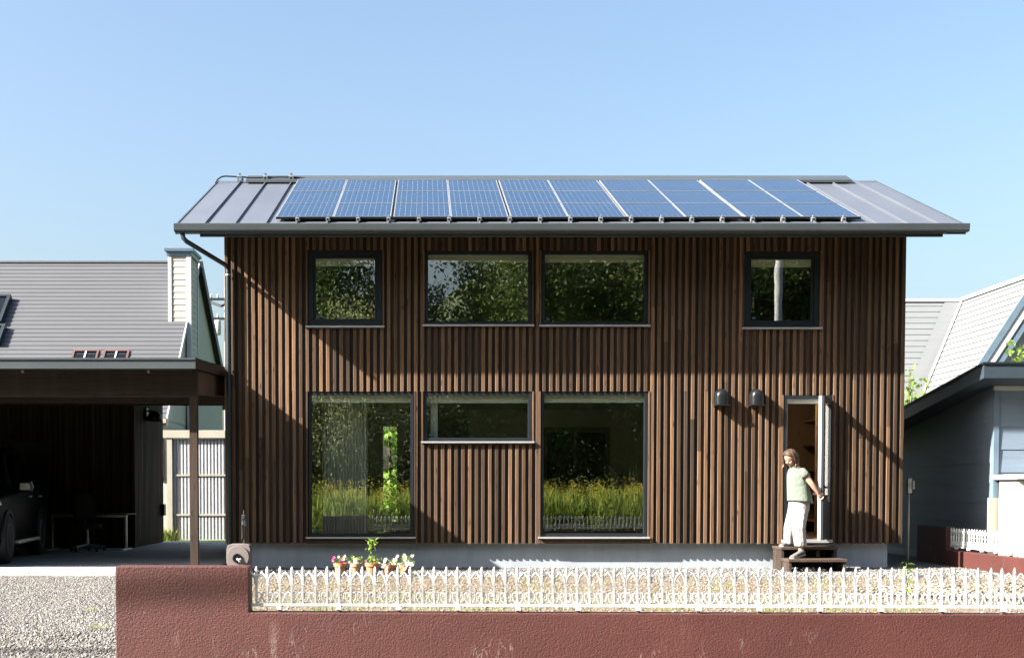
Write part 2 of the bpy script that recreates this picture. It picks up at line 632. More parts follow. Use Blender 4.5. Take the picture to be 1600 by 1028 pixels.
def solar_mat():
    m, nt, b = _mat('solar_cells')
    s = node(nt, 'ShaderNodeSeparateXYZ')
    nt.links.new(node(nt, 'ShaderNodeTexCoord').outputs['Object'], s.inputs[0])

    def lines(sock, n, w):
        f = math_(nt, 'FRACT', math_(nt, 'MULTIPLY', sock, n))
        d = math_(nt, 'ABSOLUTE', math_(nt, 'SUBTRACT', f, .5))
        return math_(nt, 'GREATER_THAN', d, .5 - w)
    lx = lines(s.outputs[0], 10 / .80, .028)
    ly = lines(s.outputs[1], 6 / 1.30, .010)
    l2 = lines(s.outputs[1], 18 / 1.30, .022)
    cell = ramp(nt, noise(nt, coords(nt, (14, 9, 9), 'object'), 1, 2), [(.3, (.003, .0155, .042)), (.7, (.0045, .0225, .056))]).outputs[0]
    c = mixc(nt, math_(nt, 'MULTIPLY', l2, .22), cell, (.2, .24, .28))
    c = mixc(nt, math_(nt, 'MAXIMUM', lx, ly), c, (.145, .175, .20))
    nt.links.new(c, b.inputs['Base Color'])
    b.inputs['Roughness'].default_value = .16
    b.inputs['Coat Weight'].default_value = .45
    b.inputs['Coat Roughness'].default_value = .05
    return m


MT['solar'] = solar_mat()
MT['curtain'] = plain('sheer_curtain', (.62, .64, .58), .9, 0, .05)
MT['sticker'] = plain('blue_sticker', (.02, .16, .24), .5)
MT['alu'] = plain('aluminium_frame', (.42, .43, .44), .35, .6, .05)


def backing():
    m, nt, b = _mat('backing_boards')
    s = node(nt, 'ShaderNodeSeparateXYZ')
    nt.links.new(node(nt, 'ShaderNodeNewGeometry').outputs['Position'], s.inputs[0])
    fl = math_(nt, 'FLOOR', math_(nt, 'MULTIPLY', math_(nt, 'ADD', s.outputs[0], 2.4 - .026), 1 / .0989))
    w = node(nt, 'ShaderNodeTexWhiteNoise', noise_dimensions='1D')
    nt.links.new(fl, w.inputs['W'])
    tone = ramp(nt, w.outputs['Value'], [(0, (.55, .55, .55)), (.6, (1, 1, 1)), (1, (1.7, 1.6, 1.5))])
    g = noise(nt, coords(nt, (60, 60, 1.6)), 1, 6, .6, .5)
    base = ramp(nt, g, [(.25, (.028, .018, .012)), (.75, (.075, .048, .032))])  # boards toned darker than the battens to deepen the shaded gaps
    nt.links.new(mixc(nt, 1.0, base.outputs[0], tone.outputs[0], 'MULTIPLY'), b.inputs['Base Color'])
    b.inputs['Roughness'].default_value = .8
    b.inputs['Specular IOR Level'].default_value = .2
    bump(nt, b, g, .3, .004)
    return m


MT['backing'] = backing()


def ground_mat():
    m, nt, b = _mat('gravel_soil_ground')
    s = node(nt, 'ShaderNodeSeparateXYZ')
    nt.links.new(node(nt, 'ShaderNodeNewGeometry').outputs['Position'], s.inputs[0])
    v = node(nt, 'ShaderNodeTexVoronoi')
    v.inputs['Scale'].default_value = 34
    nt.links.new(coords(nt, (1, 1, 1)), v.inputs['Vector'])
    hs = node(nt, 'ShaderNodeSeparateColor')
    nt.links.new(v.outputs['Color'], hs.inputs[0])
    grav = ramp(nt, hs.outputs[0], [(0, (.07, .068, .063)), (.5, (.13, .126, .116)), (1, (.21, .205, .19))]).outputs[0]
    so = ramp(nt, noise(nt, coords(nt, (7, 7, 7)), 1, 6, .65), [(.3, (.09, .07, .052)), (.7, (.17, .138, .105))]).outputs[0]
    # soil only in the garden bed between house and fence
    yy = math_(nt, 'ADD', s.outputs[1], math_(nt, 'MULTIPLY', noise(nt, coords(nt, (.8, .8, .8)), 1, 4), 1.6))
    inb = ramp(nt, math_(nt, 'MULTIPLY', math_(nt, 'ADD', yy, 10.0), .1), [(.10, (0, 0, 0)), (.13, (1, 1, 1)), (.86, (1, 1, 1)), (.93, (0, 0, 0))]).outputs[0]
    inx = math_(nt, 'GREATER_THAN', s.outputs[0], -1.6)
    fac = math_(nt, 'MULTIPLY', inb, inx)
    fac = math_(nt, 'MULTIPLY', fac, ramp(nt, noise(nt, coords(nt, (1.3, 1.3, 1.3)), 1, 5), [(.3, (.45, .45, .45)), (.5, (1, 1, 1))]).outputs[0])
    c = mixc(nt, fac, grav, so)
    # far ground is grass
    far = math_(nt, 'MAXIMUM', math_(nt, 'GREATER_THAN', s.outputs[1], 9.2), math_(nt, 'LESS_THAN', s.outputs[1], -19.0))
    gr = ramp(nt, noise(nt, coords(nt, (3, 3, 3)), 1, 6), [(.3, (.035, .07, .015)), (.7, (.09, .14, .035))]).outputs[0]
    c = mixc(nt, far, c, gr)
    nt.links.new(c, b.inputs['Base Color'])
    b.inputs['Roughness'].default_value = .95
    b.inputs['Specular IOR Level'].default_value = .2
    h = math_(nt, 'ADD', v.outputs['Distance'], noise(nt, coords(nt, (20, 20, 20)), 1, 4))
    bump(nt, b, h, .5, .02)
    return m


MT['ground'] = ground_mat()
MT['pebble'] = island_mat('pebble', [(0, (.030, .030, .031)), (.25, (.090, .089, .086)), (.6, (.155, .152, .146)), (.85, (.25, .246, .236)), (.95, (.14, .115, .085)), (1, (.09, .078, .065))])
MT['clod'] = island_mat('soil_clod', [(0, (.065, .052, .039)), (.5, (.155, .128, .10)), (.85, (.23, .20, .168)), (1, (.30, .28, .25))])
MT['grass'] = leafy('grass_blades', (.13, .20, .03), (.20, .28, .05), (.34, .32, .11), .45)
MT['leaf_a'] = leafy('tree_leaves', (.05, .08, .018), (.085, .13, .028), (.13, .165, .04), .42)
MT['leaf_b'] = leafy('dark_tree_leaves', (.030, .055, .016), (.055, .095, .024), (.085, .125, .03), .42)
MT['leaf_w'] = leafy('pale_willow_leaves', (.12, .145, .06), (.19, .22, .09), (.28, .30, .13), .55)
MT['leaf_bright'] = leafy('fresh_green_leaves', (.12, .22, .03), (.20, .32, .05), (.30, .40, .09), .45)
MT['petal_pink'] = leafy('pink_petals', (.75, .25, .45), (.80, .50, .62), (.85, .75, .80), .3)
MT['petal_white'] = leafy('white_pink_petals', (.80, .70, .72), (.85, .82, .80), (.75, .45, .62), .3)
MT['petal_red'] = leafy('magenta_petals', (.60, .02, .14), (.70, .05, .22), (.75, .12, .3), .3)
MT['hill'] = plain('hillside_green', (.095, .13, .045), .95, 0, .55, (1.3, 1.3, 1.3), .9, 2.2, .5)
MT['gold'] = leafy('goldenrod_flowers', (.36, .30, .03), (.50, .42, .05), (.60, .52, .09), .4)
MT['weed'] = leafy('meadow_stalks', (.12, .19, .03), (.20, .28, .05), (.30, .33, .08), .5)

# ================================================================== GROUND
XL, XR = -2.40, 7.49             # outer faces of the timber house
WZ0, WZ1 = .362, 4.985            # siding bottom / top
PITCHB = .0989


def gz(y):
    if y > -8.2: return 0.0
    if y > -10.6: return -.36 * (-8.2 - y) / 2.4
    return -.36


mb = MB()
ys = [-260, -60, -21, -10.6, -10, -9.4, -8.8, -8.2, -4, 0, 12, 60, 400]
xs = [-400, -60, -12, -2.2, 10, 60, 400]
gv = [(x, y, gz(y)) for y in ys for x in xs]
nx = len(xs)
gf = [(j * nx + i, j * nx + i + 1, (j + 1) * nx + i + 1, (j + 1) * nx + i) for j in range(len(ys) - 1) for i in range(nx - 1)]
mb.add(gv, gf)
tag(mb.build('ground', MT['ground']), kind='structure')
mb = MB()
mb.box(-120, 120, -18.2, -11.0, -.45, -.352)
tag(mb.build('road', MT['asphalt']), kind='structure')
mb = MB()
mb.box(-9.6, -2.46, -1.62, 8.25, -.05, .06)
tag(mb.build('carport_slab', MT['slab']), kind='structure')

# ================================================================== TIMBER HOUSE
house = empty('timber_house', ((XL + XR) / 2, 2.7, 0))
tag(house, 'two-storey house clad in brown timber battens with grey metal roof', 'house')

# openings on the front: (x0, x1, z0, z1) from the photograph, plane Y = 0


def rect(px0, py0, px1, py1):
    a = at(px0, (py0 + py1) / 2, 0)
    b = at(px1, (py0 + py1) / 2, 0)
    return [a.x, b.x, at(px0, py1, 0).z, at(px0, py0, 0).z]


WIN = [
    dict(r=rect(481, 391, 597, 509), fr=.075, lab='square upper window nearest the downpipe', kind='sash'),
    dict(r=rect(664, 392, 830.5, 507), fr=.045, lab='wide upper window above the small ground floor window'),
    dict(r=rect(846.5, 392, 1012.5, 507.5), fr=.045, lab='wide upper window above the right picture window'),
    dict(r=rect(1163.5, 393, 1281, 511.5), fr=.07, lab='square upper window above the open door', kind='sash'),
    dict(r=rect(481.5, 612, 646, 838), fr=.045, lab='tall picture window behind the flower pots', trim=True),
    dict(r=rect(661.5, 612, 831, 689), fr=.05, lab='low wide ground floor window between the picture windows'),
    dict(r=rect(845, 612, 1012, 838), fr=.045, lab='tall picture window reflecting the yellow meadow', trim=True),
]
DOOR = rect(1224, 617.5, 1298.5, 842)
holes = [w['r'] for w in WIN] + [DOOR]

# wall plate with real openings: strips between the sorted x cuts
YB0, YB1 = .036, .16             # backing board front / back


def wall_with_holes(mb, x0, x1, z0, z1, y0, y1, hs):
    cuts = sorted({x0, x1, *[h[0] for h in hs], *[h[1] for h in hs]})
    for a, b in zip(cuts, cuts[1:]):
        mid = (a + b) / 2
        zz = sorted([(h[2], h[3]) for h in hs if h[0] < mid < h[1]])
        z = z0
        for lo, hi in zz:
            if lo > z + 1e-4: mb.box(a, b, y0, y1, z, lo)
            z = max(z, hi)
        if z < z1 - 1e-4: mb.box(a, b, y0, y1, z, z1)


mb = MB()
wall_with_holes(mb, XL + .005, XR - .005, WZ0 + .012, WZ1, YB0, YB1, holes)
wall = mb.build('wall', MT['backing'], house)
wall['label'] = 'front wall of backing boards toned dark for the shade behind the battens'
WM[wall.name] = Matrix.Identity(4)

# battens, each a board of its own
oct_p = [(-.5, .5), (-.5, -.38), (-.40, -.5), (.42, -.5), (.5, -.40), (.5, .5)]
unit = MB().prism([(u, v, 0) for u, v in oct_p], (0, 0, 1)).mesh('batten')
unit.materials.append(MT['batten'])
brng = random.Random(3)
nb = int(round((XR - XL) / PITCHB))


def add_batten(xc, z0, z1, w=.050, d=.036, yf=0.0, name='batten', mesh=None):
    o = link(name, mesh or unit, None, wall)
    o.location = (xc + brng.uniform(-.0015, .0015), yf + d / 2 + brng.uniform(-.002, .002), z0)
    o.scale = (w + brng.uniform(-.003, .003), d, z1 - z0)
    o.rotation_euler = (0, R(brng.uniform(-.04, .04)), R(brng.uniform(-1.2, 1.2)))
    return o


for i in range(nb + 1):
    xc = XL + .026 + i * (XR - XL - .052) / nb
    hs = sorted([(h[2] - .03, h[3] + (.0 if h is DOOR else .004)) for h in holes if h[0] - .028 < xc < h[1] + .028])
    # below the two picture windows runs a horizontal board, not battens
    z = WZ0 + brng.uniform(-.004, .004)
    spans = []
    for lo, hi in hs:
        if lo - z > .16: spans.append((z, lo))
        z = hi
    spans.append((z, WZ1 - .01))
    for a, b in spans:
        cuts = []
        if b - a > 3.2:
            cuts = [brng.uniform(a + 1.0, b - 1.0)]
        elif b - a > 1.9 and brng.random() < .35:
            cuts = [brng.uniform(a + .6, b - .6)]
        pts = [a] + cuts + [b]
        for p, q in zip(pts, pts[1:]):
            add_batten(xc, p + .0006, q - .0006)
for w in WIN:                    # horizontal boards under the picture windows
    if w.get('trim'):
        r = w['r']
        m_ = MB().box(r[0] - .03, r[1] + .03, -.004, YB0 - .001, WZ0 + .004, r[2] - .045)
        m_.build('apron_board', MT['batten'], wall)
for k, h in enumerate(holes):    # vertical casing boards beside the openings
    for s in (0, 1):
        x = h[s] + (-.030 if s == 0 else .006)
        z0 = WZ0 if h is DOOR else h[2] - .02
        MB().box(x, x + .024, -.007, YB0 - .001, z0, h[3] + .006).build('casing_board', MT['batten'], wall)

# the other walls, plain boards with battens only on the near end of the gables
mb = MB()
mb.box(XL + .03, XL + .15, YB1 + .002, 5.44, WZ0, WZ1)
mb.box(XR - .15, XR - .03, YB1 + .002, 5.44, WZ0, WZ1)
# gables above
for x in (XL + .03, XR - .15):
    mb.prism([(x, YB1 + .1, WZ1 - .001), (x, 5.3, WZ1 - .001), (x, 2.73, 6.12)], (.12, 0, 0))
gw = mb.build('side_wall', MT['backing'], house)
WM[gw.name] = Matrix.Identity(4)
for side, x in ((-1, XL + .012), (1, XR - .012)):
    for k in range(12):
        o = link('batten', unit, None, gw)
        o.location = (x, .09 + k * .0989, WZ0)
        o.scale = (.036, .05, WZ1 - WZ0)
BACKWIN = [rect(600, 666, 620.5, 812)]
back_h = []
for px0, px1, py0, py1 in ((598.5, 620.5, 666, 815), (868, 905, 668, 790)):
    a, b = at(px0, py0, 5.32), at(px1, py1, 5.32)
    back_h.append([a.x, b.x, b.z, a.z])
mb = MB()
wall_with_holes(mb, XL + .151, XR - .151, WZ0, WZ1, 5.32, 5.44, back_h[:1])
mb.build('back_wall', MT['int_white'], house)

# foundation, set back under the cladding
mb = MB().box(XL + .17, XR - .17, .13, 5.44, -.3, WZ0 + .011)
mb.build('foundation', MT['concrete'], house)

# interior: floors, ceilings, partitions
mb = MB()
mb.box(XL + .152, XR - .152, .162, 5.31, WZ0 + .02, .44)
mb.build('ground_floor', MT['int_wood'], house)
mb = MB()
mb.box(XL + .152, XR - .152, .162, 5.31, 2.62, 3.02)
mb.build('upper_floor', MT['int_white'], house)
mb = MB()
mb.box(XL + .152, XR - .152, .162, 5.31, 4.74, 4.85)
mb.build('attic_ceiling', MT['int_white'], house)
mb = MB()
for x, z0, z1, y1 in ((.60, .45, 2.615, 5.31), (2.04, 3.03, 4.735, 5.31), (.3, 3.03, 4.735, 5.31), (5.22, .45, 2.615, 4), (4.6, 3.03, 4.735, 5.31)):
    mb.box(x, x + .10, .165, y1, z0, z1)
mb.box(5.34, 7.33, 3.2, 3.3, .45, 2.615)
mb.box(1.3, 5.2, 4.6, 4.7, .45, 2.615)
mb.build('partition', MT['int_white'], house)
# dark furniture and doors seen dimly through the panes
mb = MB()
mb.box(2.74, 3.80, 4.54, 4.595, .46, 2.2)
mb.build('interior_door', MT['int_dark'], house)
mb = MB()
mb.box(2.66, 2.735, 4.52, 4.595, .46, 2.28)
mb.box(3.805, 3.88, 4.52, 4.595, .46, 2.28)
mb.box(3.22, 3.27, 4.50, 4.535, .46, 2.2)
mb.box(2.66, 3.88, 4.515, 4.595, 2.21, 2.29)
mb.build('interior_door_frame', MT['int_wood'], house)
mb = MB()
mb.box(-.95, -.05, 2.2, 2.7, .45, .80)
mb.box(-.98, -.02, 2.15, 2.75, .80, .84)
mb.build('low_cabinet', MT['white_paint'], house)

# sheer curtain behind the left picture window
m_ = MB()
ca, cb_ = at(504, 700, .45).x, at(574, 700, .45).x
pts = []
for k in range(49):
    t_ = k / 48
    pts.append((ca + (cb_ - ca) * t_, .45 + .02 * math.sin(k * 1.9)))
m_.loft([[(x_, y_, z_) for x_, y_ in pts] for z_ in (.48, 2.58)], caps=False, closed=False)
m_.build('curtain', MT['curtain'], house)

# entrance hall
mb = MB()
mb.box(5.33, 5.35, .17, 3.19, .46, 2.61)
mb.box(5.36, 7.28, 3.15, 3.19, .46, 2.61)
mb.box(7.29, 7.33, .17, 3.14, .46, 2.61)
mb.build('hall_lining', MT['int_wood'], house)
for k in range(5):
    MB().box(6.98, 7.28, 1.9, 3.12, .62 + k * .42, .65 + k * .42).build('hall_shelf', MT['int_wood'], house)
MB().box(6.66, 6.72, 1.40, 1.47, .46, 2.6).build('hall_post', MT['int_wood'], house)
hl = MB().lathe([(.005, 0), (.06, 0), (.065, .012), (.0651, .03)], 16, (6.05, 1.0, 2.582))
lm = bpy.data.materials.new('warm_lamp')
lm.use_nodes = True
b_ = lm.node_tree.nodes['Principled BSDF']
b_.inputs['Emission Color'].default_value = (1, .62, .25, 1)
b_.inputs['Emission Strength'].default_value = 6
b_.inputs['Base Color'].default_value = (.8, .7, .5, 1)
hl.build('ceiling_lamp', lm, house)
lampd = bpy.data.lights.new('hall_lamp_light', 'POINT')
lampd.energy = 5
lampd.color = (1, .72, .42)
lampd.shadow_soft_size = .06
lo = bpy.data.objects.new('hall_lamp_light', lampd)
COL.objects.link(lo)
lo.location = (6.05, 1.0, 2.5)

# windows
for w in WIN:
    x0, x1, z0, z1 = w['r']
    f = w['fr']
    g = .004
    mb = MB()
    ya, yb = .022, .12
    mb.box(x0 + g, x0 + f, ya, yb, z0 + g, z1 - g)
    mb.box(x1 - f, x1 - g, ya, yb, z0 + g, z1 - g)
    mb.box(x0 + f + .0005, x1 - f - .0005, ya + .001, yb, z0 + g, z0 + f)
    mb.box(x0 + f + .0005, x1 - f - .0005, ya + .001, yb, z1 - f, z1 - g)
    if w.get('kind') == 'sash':
        e = .028
        a, b = f + .004, f + .004 + e
        mb.box(x0 + a, x0 + b, ya + .02, yb - .01, z0 + a, z1 - a)
        mb.box(x1 - b, x1 - a, ya + .02, yb - .01, z0 + a, z1 - a)
        mb.box(x0 + b, x1 - b, ya + .021, yb - .01, z0 + a, z0 + b)
        mb.box(x0 + b, x1 - b, ya + .021, yb - .01, z1 - b, z1 - a)
    else:
        b = f
    win = mb.build('window', MT['frame'], house)
    win['label'] = w['lab']
    WM[win.name] = Matrix.Identity(4)
    MB().box(x0 + b + .001, x1 - b - .001, .078, .082, z0 + b + .001, z1 - b - .001).build('pane', MT['glass'], win)
    MB().box(x0 - .035, x1 + .035, -.045, .020, z0 - .028, z0 - .003).build('sill', MT['sill'], win)
    MB().box(x0 + b, x1 - b, .090, .115, z1 - b - .105, z1 - b - .002).build('roller_blind', MT['blind'], win)
    MB().box(x0 + b + .03, x0 + b + .075, .0745, .0775, z0 + b + .03, z0 + b + .06).build('sticker', MT['sticker'], win)
    # reveal lining behind the frame
    rv = MB()
    rv.box(x0 - .002, x0 + .018, .122, .2, z0, z1)
    rv.box(x1 - .018, x1 + .002, .122, .2, z0, z1)
    rv.build('reveal', MT['int_white'], win)

# door frame and open glazed leaf
x0, x1, z0, z1 = DOOR
mb = MB()
mb.box(x0 + .004, x0 + .045, .0, .14, z0, z1 - .004)
mb.box(x1 - .045, x1 - .004, .0, .14, z0, z1 - .004)
mb.box(x0 + .046, x1 - .046, .001, .14, z1 - .05, z1 - .004)
mb.build('door_frame', MT['frame'], house)
mb = MB()
mb.box(x0 + .048, x1 - .048, .05, .15, z1 - .115, z1 - .052)
mb.box(x0 + .046, x0 + .066, .05, .15, z0 + .03, z1 - .116)
mb.build('inner_door_frame', MT['white_paint'], house)
MB().box(x0 - .02, x1 + .02, -.05, .15, z0 - .05, z0 - .004).build('door_sill', MT['sill'], house)
hinge = Vector((x1 - .035, -.01, 0))
LW, LT = .70, .065
open_dir = Vector((-.36, -.72, 0)).normalized()
out_n = Vector((-open_dir.y, open_dir.x, 0))          # +n = towards outside face?
if out_n.x < 0: out_n = -out_n
LM = Matrix(((open_dir.x, out_n.x, 0, hinge.x), (open_dir.y, out_n.y, 0, hinge.y), (0, 0, 1, 0), (0, 0, 0, 1)))
zb, zt = z0 + .012, z1 - .055
mb = MB()                                            # outer, dark half of the leaf
st = .085
zp = .9 + .18                                          # solid lower panel top
for (a, b, c, d) in ((0, st, zb, zt), (LW - st, LW, zb, zt), (st, LW - st, zt - st, zt), (st, LW - st, zb, zp)):
    mb.box(a, b, .0, LT * .5, c, d, LM)
door = mb.build('door', MT['frame'], house)
door['label'] = 'open glazed front door with black outside and white inside'
WM[door.name] = Matrix.Identity(4)
mb = MB()
for (a, b, c, d) in ((0, st, zb, zt), (LW - st, LW + .001, zb, zt), (st, LW - st, zt - st, zt), (st, LW - st, zb, zp)):
    mb.box(a, b, -LT * .62, -.001, c, d, LM)
mb.build('inner_leaf', MT['white_paint'], door)
MB().box(st + .002, LW - st - .002, .008, .012, zp + .002, zt - st - .002, LM).build('door_pane', MT['clear'], door)
mb = MB()
mb.box(LW - .07, LW - .02, LT * .5, LT * .5 + .012, 1.0, 1.22, LM)
mb.box(LW - .055, LW - .035, LT * .5 + .012, LT * .5 + .06, 1.02, 1.05, LM)
mb.box(LW - .055, LW - .035, LT * .5 + .012, LT * .5 + .06, 1.17, 1.20, LM)
mb.box(LW - .056, LW - .034, LT * .5 + .06, LT * .5 + .08, .98, 1.24, LM)
mb.build('door_handle', MT['black_metal'], door)
mb = MB()
mb.box(LW - .06, LW - .03, -LT * .62 - .012, -LT * .62 - .001, 1.0, 1.2, LM)
mb.box(LW - .055, LW - .035, -LT * .62 - .06, -LT * .62 - .012, 1.08, 1.11, LM)
mb.box(LW - .14, LW - .035, -LT * .62 - .075, -LT * .62 - .06, 1.08, 1.11, LM)
mb.build('inner_handle', MT['silver'], door)

# roof -----------------------------------------------------------------
RX0, RX1 = -2.92, 7.985
EY, EZ, RY, RZ = -.80, 4.80, 2.73, at(800, 283.5, 2.73).z
SL = (RZ - EZ) / (RY - EY)
RN = Vector((0, -SL, 1)).normalized()
RU = Vector((0, 1, SL)).normalized()
roofL = math.hypot(RY - EY, RZ - EZ)


def on_roof(px, py, h=0.0):
    """hit of the sight line with the roof plane raised by h"""
    p0 = Vector((0, EY, EZ)) + RN * h
    c = Vector((CAMX, -CAMD, CAMZ))
    d = at(px, py, 0) - c
    return c + d * ((p0 - c).dot(RN) / d.dot(RN))


mb = MB()
th = .12
mb.prism([(RX0, EY, EZ - .006), (RX0, RY, RZ - .006), (RX0, 2 * RY - EY, EZ - .006), (RX0, 2 * RY - EY, EZ - th), (RX0, RY, RZ - th), (RX0, EY, EZ - th)], (RX1 - RX0, 0, 0))
roof = mb.build('roof', MT['gutter'], house)
roof['label'] = 'grey standing-seam metal gable roof'
WM[roof.name] = Matrix.Identity(4)
seams = [-2.54 + k * .4241 for k in range(25)]
edges = [RX0] + seams + [RX1]
RM = Matrix(((1, 0, 0, 0), (0, RU.y, RN.y, EY), (0, RU.z, RN.z, EZ), (0, 0, 0, 1)))
for a, b in zip(edges, edges[1:]):
    m_ = MB().box(a + .0005, b - .0005, -.03, roofL + .01, -.004, .004 + rng.uniform(0, .002), RM)
    m_.build('roof_sheet', MT['roof'], roof)
for s in seams:
    MB().box(s - .007, s + .007, -.03, roofL, .0045, .034, RM).build('standing_seam', MT['roof'], roof)
back = MB()
back.quad((RX0, RY, RZ + .002), (RX1, RY, RZ + .002), (RX1, 2 * RY - EY, EZ + .002), (RX0, 2 * RY - EY, EZ + .002))
back.build('rear_slope', MT['roof'], roof)
# rake trims
for x in (RX0, RX1):
    s = -1 if x == RX0 else 1
    m_ = MB()
    m_.box(min(x, x + s * .022), max(x, x + s * .022), -.035, roofL + .02, -.115, .016, RM)
    m_.build('rake_trim', MT['gutter'], roof)
# thin board tucked behind the gutter
MB().box(RX0 + .32, RX1 - .3, EY - .004, EY + .03, EZ - .152, EZ - .1205).build('eave_board', MT['gutter'], roof)
# ridge vent cap with dark gap
c0, c1 = on_roof(390, 281).x, on_roof(1321, 283).x
mb = MB()
mb.prism([(c0, RY - .30, RZ - .30 * SL + .075), (c0, RY, RZ + .095), (c0, RY + .3, RZ - .30 * SL + .075), (c0, RY + .3, RZ - .30 * SL + .035), (c0, RY, RZ + .055), (c0, RY - .30, RZ - .30 * SL + .035)], (c1 - c0, 0, 0))
mb.build('ridge_cap', MT['gutter'], roof)
mb = MB()
mb.prism([(c0 + .03, RY - .24, RZ - .24 * SL + .006), (c0 + .03, RY, RZ + .05), (c0 + .03, RY + .24, RZ - .24 * SL + .006)], (c1 - c0 - .06, 0, 0))
mb.build('ridge_vent', MT['black_metal'], roof)
mb = MB()
mb.prism([(RX0, RY - .12, RZ - .12 * SL + .012), (RX0, RY, RZ + .014), (RX0, RY + .12, RZ - .12 * SL + .012), (RX0, RY + .12, RZ - .12 * SL + .006), (RX0, RY, RZ + .006), (RX0, RY - .12, RZ - .12 * SL + .006)], (RX1 - RX0, 0, 0))
mb.build('ridge_flashing', MT['roof'], roof)

# gutter: box profile with lip, stepped bottom
gx0, gx1 = RX0 - .015, RX1 + .015
gy = EY - .03
prof = [(gy, EZ - .005), (gy - .018, EZ + .004), (gy - .11, EZ + .004), (gy - .115, EZ - .004), (gy - .105, EZ - .085), (gy - .09, EZ - .105), (gy, EZ - .105)]
mb = MB().prism([(gx0, y, z) for y, z in prof], (gx1 - gx0, 0, 0))
mb.box(gx0 + .01, gx1 - .3, gy - .075, gy, EZ - .122, EZ - .1055)
gut = mb.build('gutter', MT['gutter'], house)
WM[gut.name] = Matrix.Identity(4)
# downpipe
p1 = at(285, 364, gy - .03)
p2 = at(286.5, 372, gy - .03)
pw = at(355, 416, -.055)
p3 = at(291, 377, gy - .05)
pe = at(357, 845, -.055)
path = [p1, p2, p3, p3.lerp(pw, .5), pw + Vector((-.03, 0, .02)), pw + Vector((.01, 0, -.05)), Vector((pw.x + .012, pw.y, pw.z - .12)), Vector((pw.x + .012, -.055, .30)), Vector((pw.x + .03, -.06, .22)), Vector((pw.x + .09, -.075, .16))]
dp = MB().tube(path, .033, 12).build('downpipe', MT['pipe'], house, smooth=True)
WM[dp.name] = Matrix.Identity(4)
for z in (4.25, 2.9, 1.2):
    m_ = MB()
    m_.lathe([(.034, -.012), (.039, -.012), (.039, .012), (.034, .012)], 12, (pw.x + .012, -.055, z))
    m_.build('pipe_clip', MT['silver'] if z > 4 else MT['pipe'], dp)

# vent hoods
for px in (1126, 1181):
    c = at(px, 622, 0)
    mb = MB()
    rings = []
    r = .098
    outl = []
    for k in range(0, 13):
        a = math.pi * k / 12
        outl.append((math.cos(a) * r, .02 + math.sin(a) * r * 1.12))
    outl = [(r, -.10)] + outl + [(-r, -.10)]
    n = len(outl)
    deps = [(0.0, 1.06), (-.015, 1.06), (-.016, .98), (-.08, .96), (-.12, .86), (-.14, .66), (-.148, .3)]
    for y, s in deps:
        rings.append([(c.x + u * s, y - .001, c.z + (v if v < 0 else v * s)) for u, v in outl])
    mb.loft(rings)
    vh = mb.build('vent_hood', MT['black_metal'], house, autosmooth=35)
    WM[vh.name] = Matrix.Identity(4)
    mb = MB()
    rings = [[(c.x + u * s, y, c.z - .10 + z) for u, y in ((-.104, -.002), (.104, -.002), (.104, -.15), (-.104, -.15))] for z, s in ((0, 1), (-.018, 1.06))]
    mb.loft(rings)
    mb.build('hood_rim', MT['black_metal'], vh)

# ================================================================== SOLAR ARRAY
sa = empty('solar_array', (2.5, 1.4, 5.7))
tag(sa, 'blue solar panels in three rows on the grey metal roof', 'solar panels')
HP = .072
bl, br = on_roof(433, 337, HP), on_roof(1345, 341, HP)
tl, tr = on_roof(466, 280, HP), on_roof(1252, 283, HP)
ax0, ax1 = (bl.x + tl.x) / 2, (br.x + tr.x) / 2
s0 = ((bl + br) / 2 - (Vector((0, EY, EZ)) + RN * HP)).dot(RU)
s1 = ((tl + tr) / 2 - (Vector((0, EY, EZ)) + RN * HP)).dot(RU)
PWID = (ax1 - ax0 - 4 * .03) / 10
PLEN = (s1 - s0) / 3
frame_me = MB()
fw, fh = PWID - .004, PLEN - .012
for a, b, c, d in ((0, .014, 0, fh), (fw - .014, fw, 0, fh), (.014, fw - .014, 0, .012), (.014, fw - .014, fh - .012, fh)):
    frame_me.box(a, b, c, d, -.03, .003)
frame_me = frame_me.mesh('panel_frame')
frame_me.materials.append(MT['alu'])
cell_me = MB().box(.0141, fw - .0141, .0121, fh - .0121, -.02, 0).mesh('solar_panel')
cell_me.materials.append(MT['solar'])
for j in range(3):
    for i in range(10):
        x = ax0 + i * PWID + (i // 2) * .03
        o = link('solar_panel', cell_me, None, sa)
        o.matrix_parent_inverse = WM[sa.name].inverted()
        M_ = Matrix(((1, 0, 0, x), (0, RU.y, RN.y, 0), (0, RU.z, RN.z, 0), (0, 0, 0, 1)))
        base = Vector((0, EY, EZ)) + RN * (HP + rng.uniform(-.002, .002)) + RU * (s0 + j * PLEN)
        M_.translation = Vector((x, base.y, base.z))
        M_ = M_ @ Euler((R(rng.uniform(-.15, .15)), R(rng.uniform(-.25, .25)), 0)).to_matrix().to_4x4()
        o.matrix_basis = M_
        fo = link('panel_frame', frame_me, None, o, local=True)
# rails and clamps under the lower edge
mb = MB()
mb.box(ax0, ax1, s0 + .08, s0 + .12, .0435, HP - .031, RM)
mb.box(ax0, ax1, s1 - .12, s1 - .08, .0435, HP - .031, RM)
mb.build('mounting_rail', MT['black_metal'], sa)
mb = MB()
mb.box(ax0, ax1, s0 - .012, s0 - .001, HP - .03, HP + .002, RM)
mb.build('edge_cover', MT['black_metal'], sa)
cl = MB()
cl.box(-.026, -.011, -.075, -.016, .016, .060)
cl.box(.011, .026, -.075, -.016, .016, .060)
cl.box(-.026, .026, -.075, -.016, .0605, .070)
cl.box(-.011, .011, -.045, -.0145, .0705, .098)
cl.lathe([(.003, .026), (.010, .026), (.010, .040), (.003, .040)], 8, (0, -.045, .035), 'x')
cl_me = cl.mesh('clamp')
cl_me.materials.append(MT['silver'])


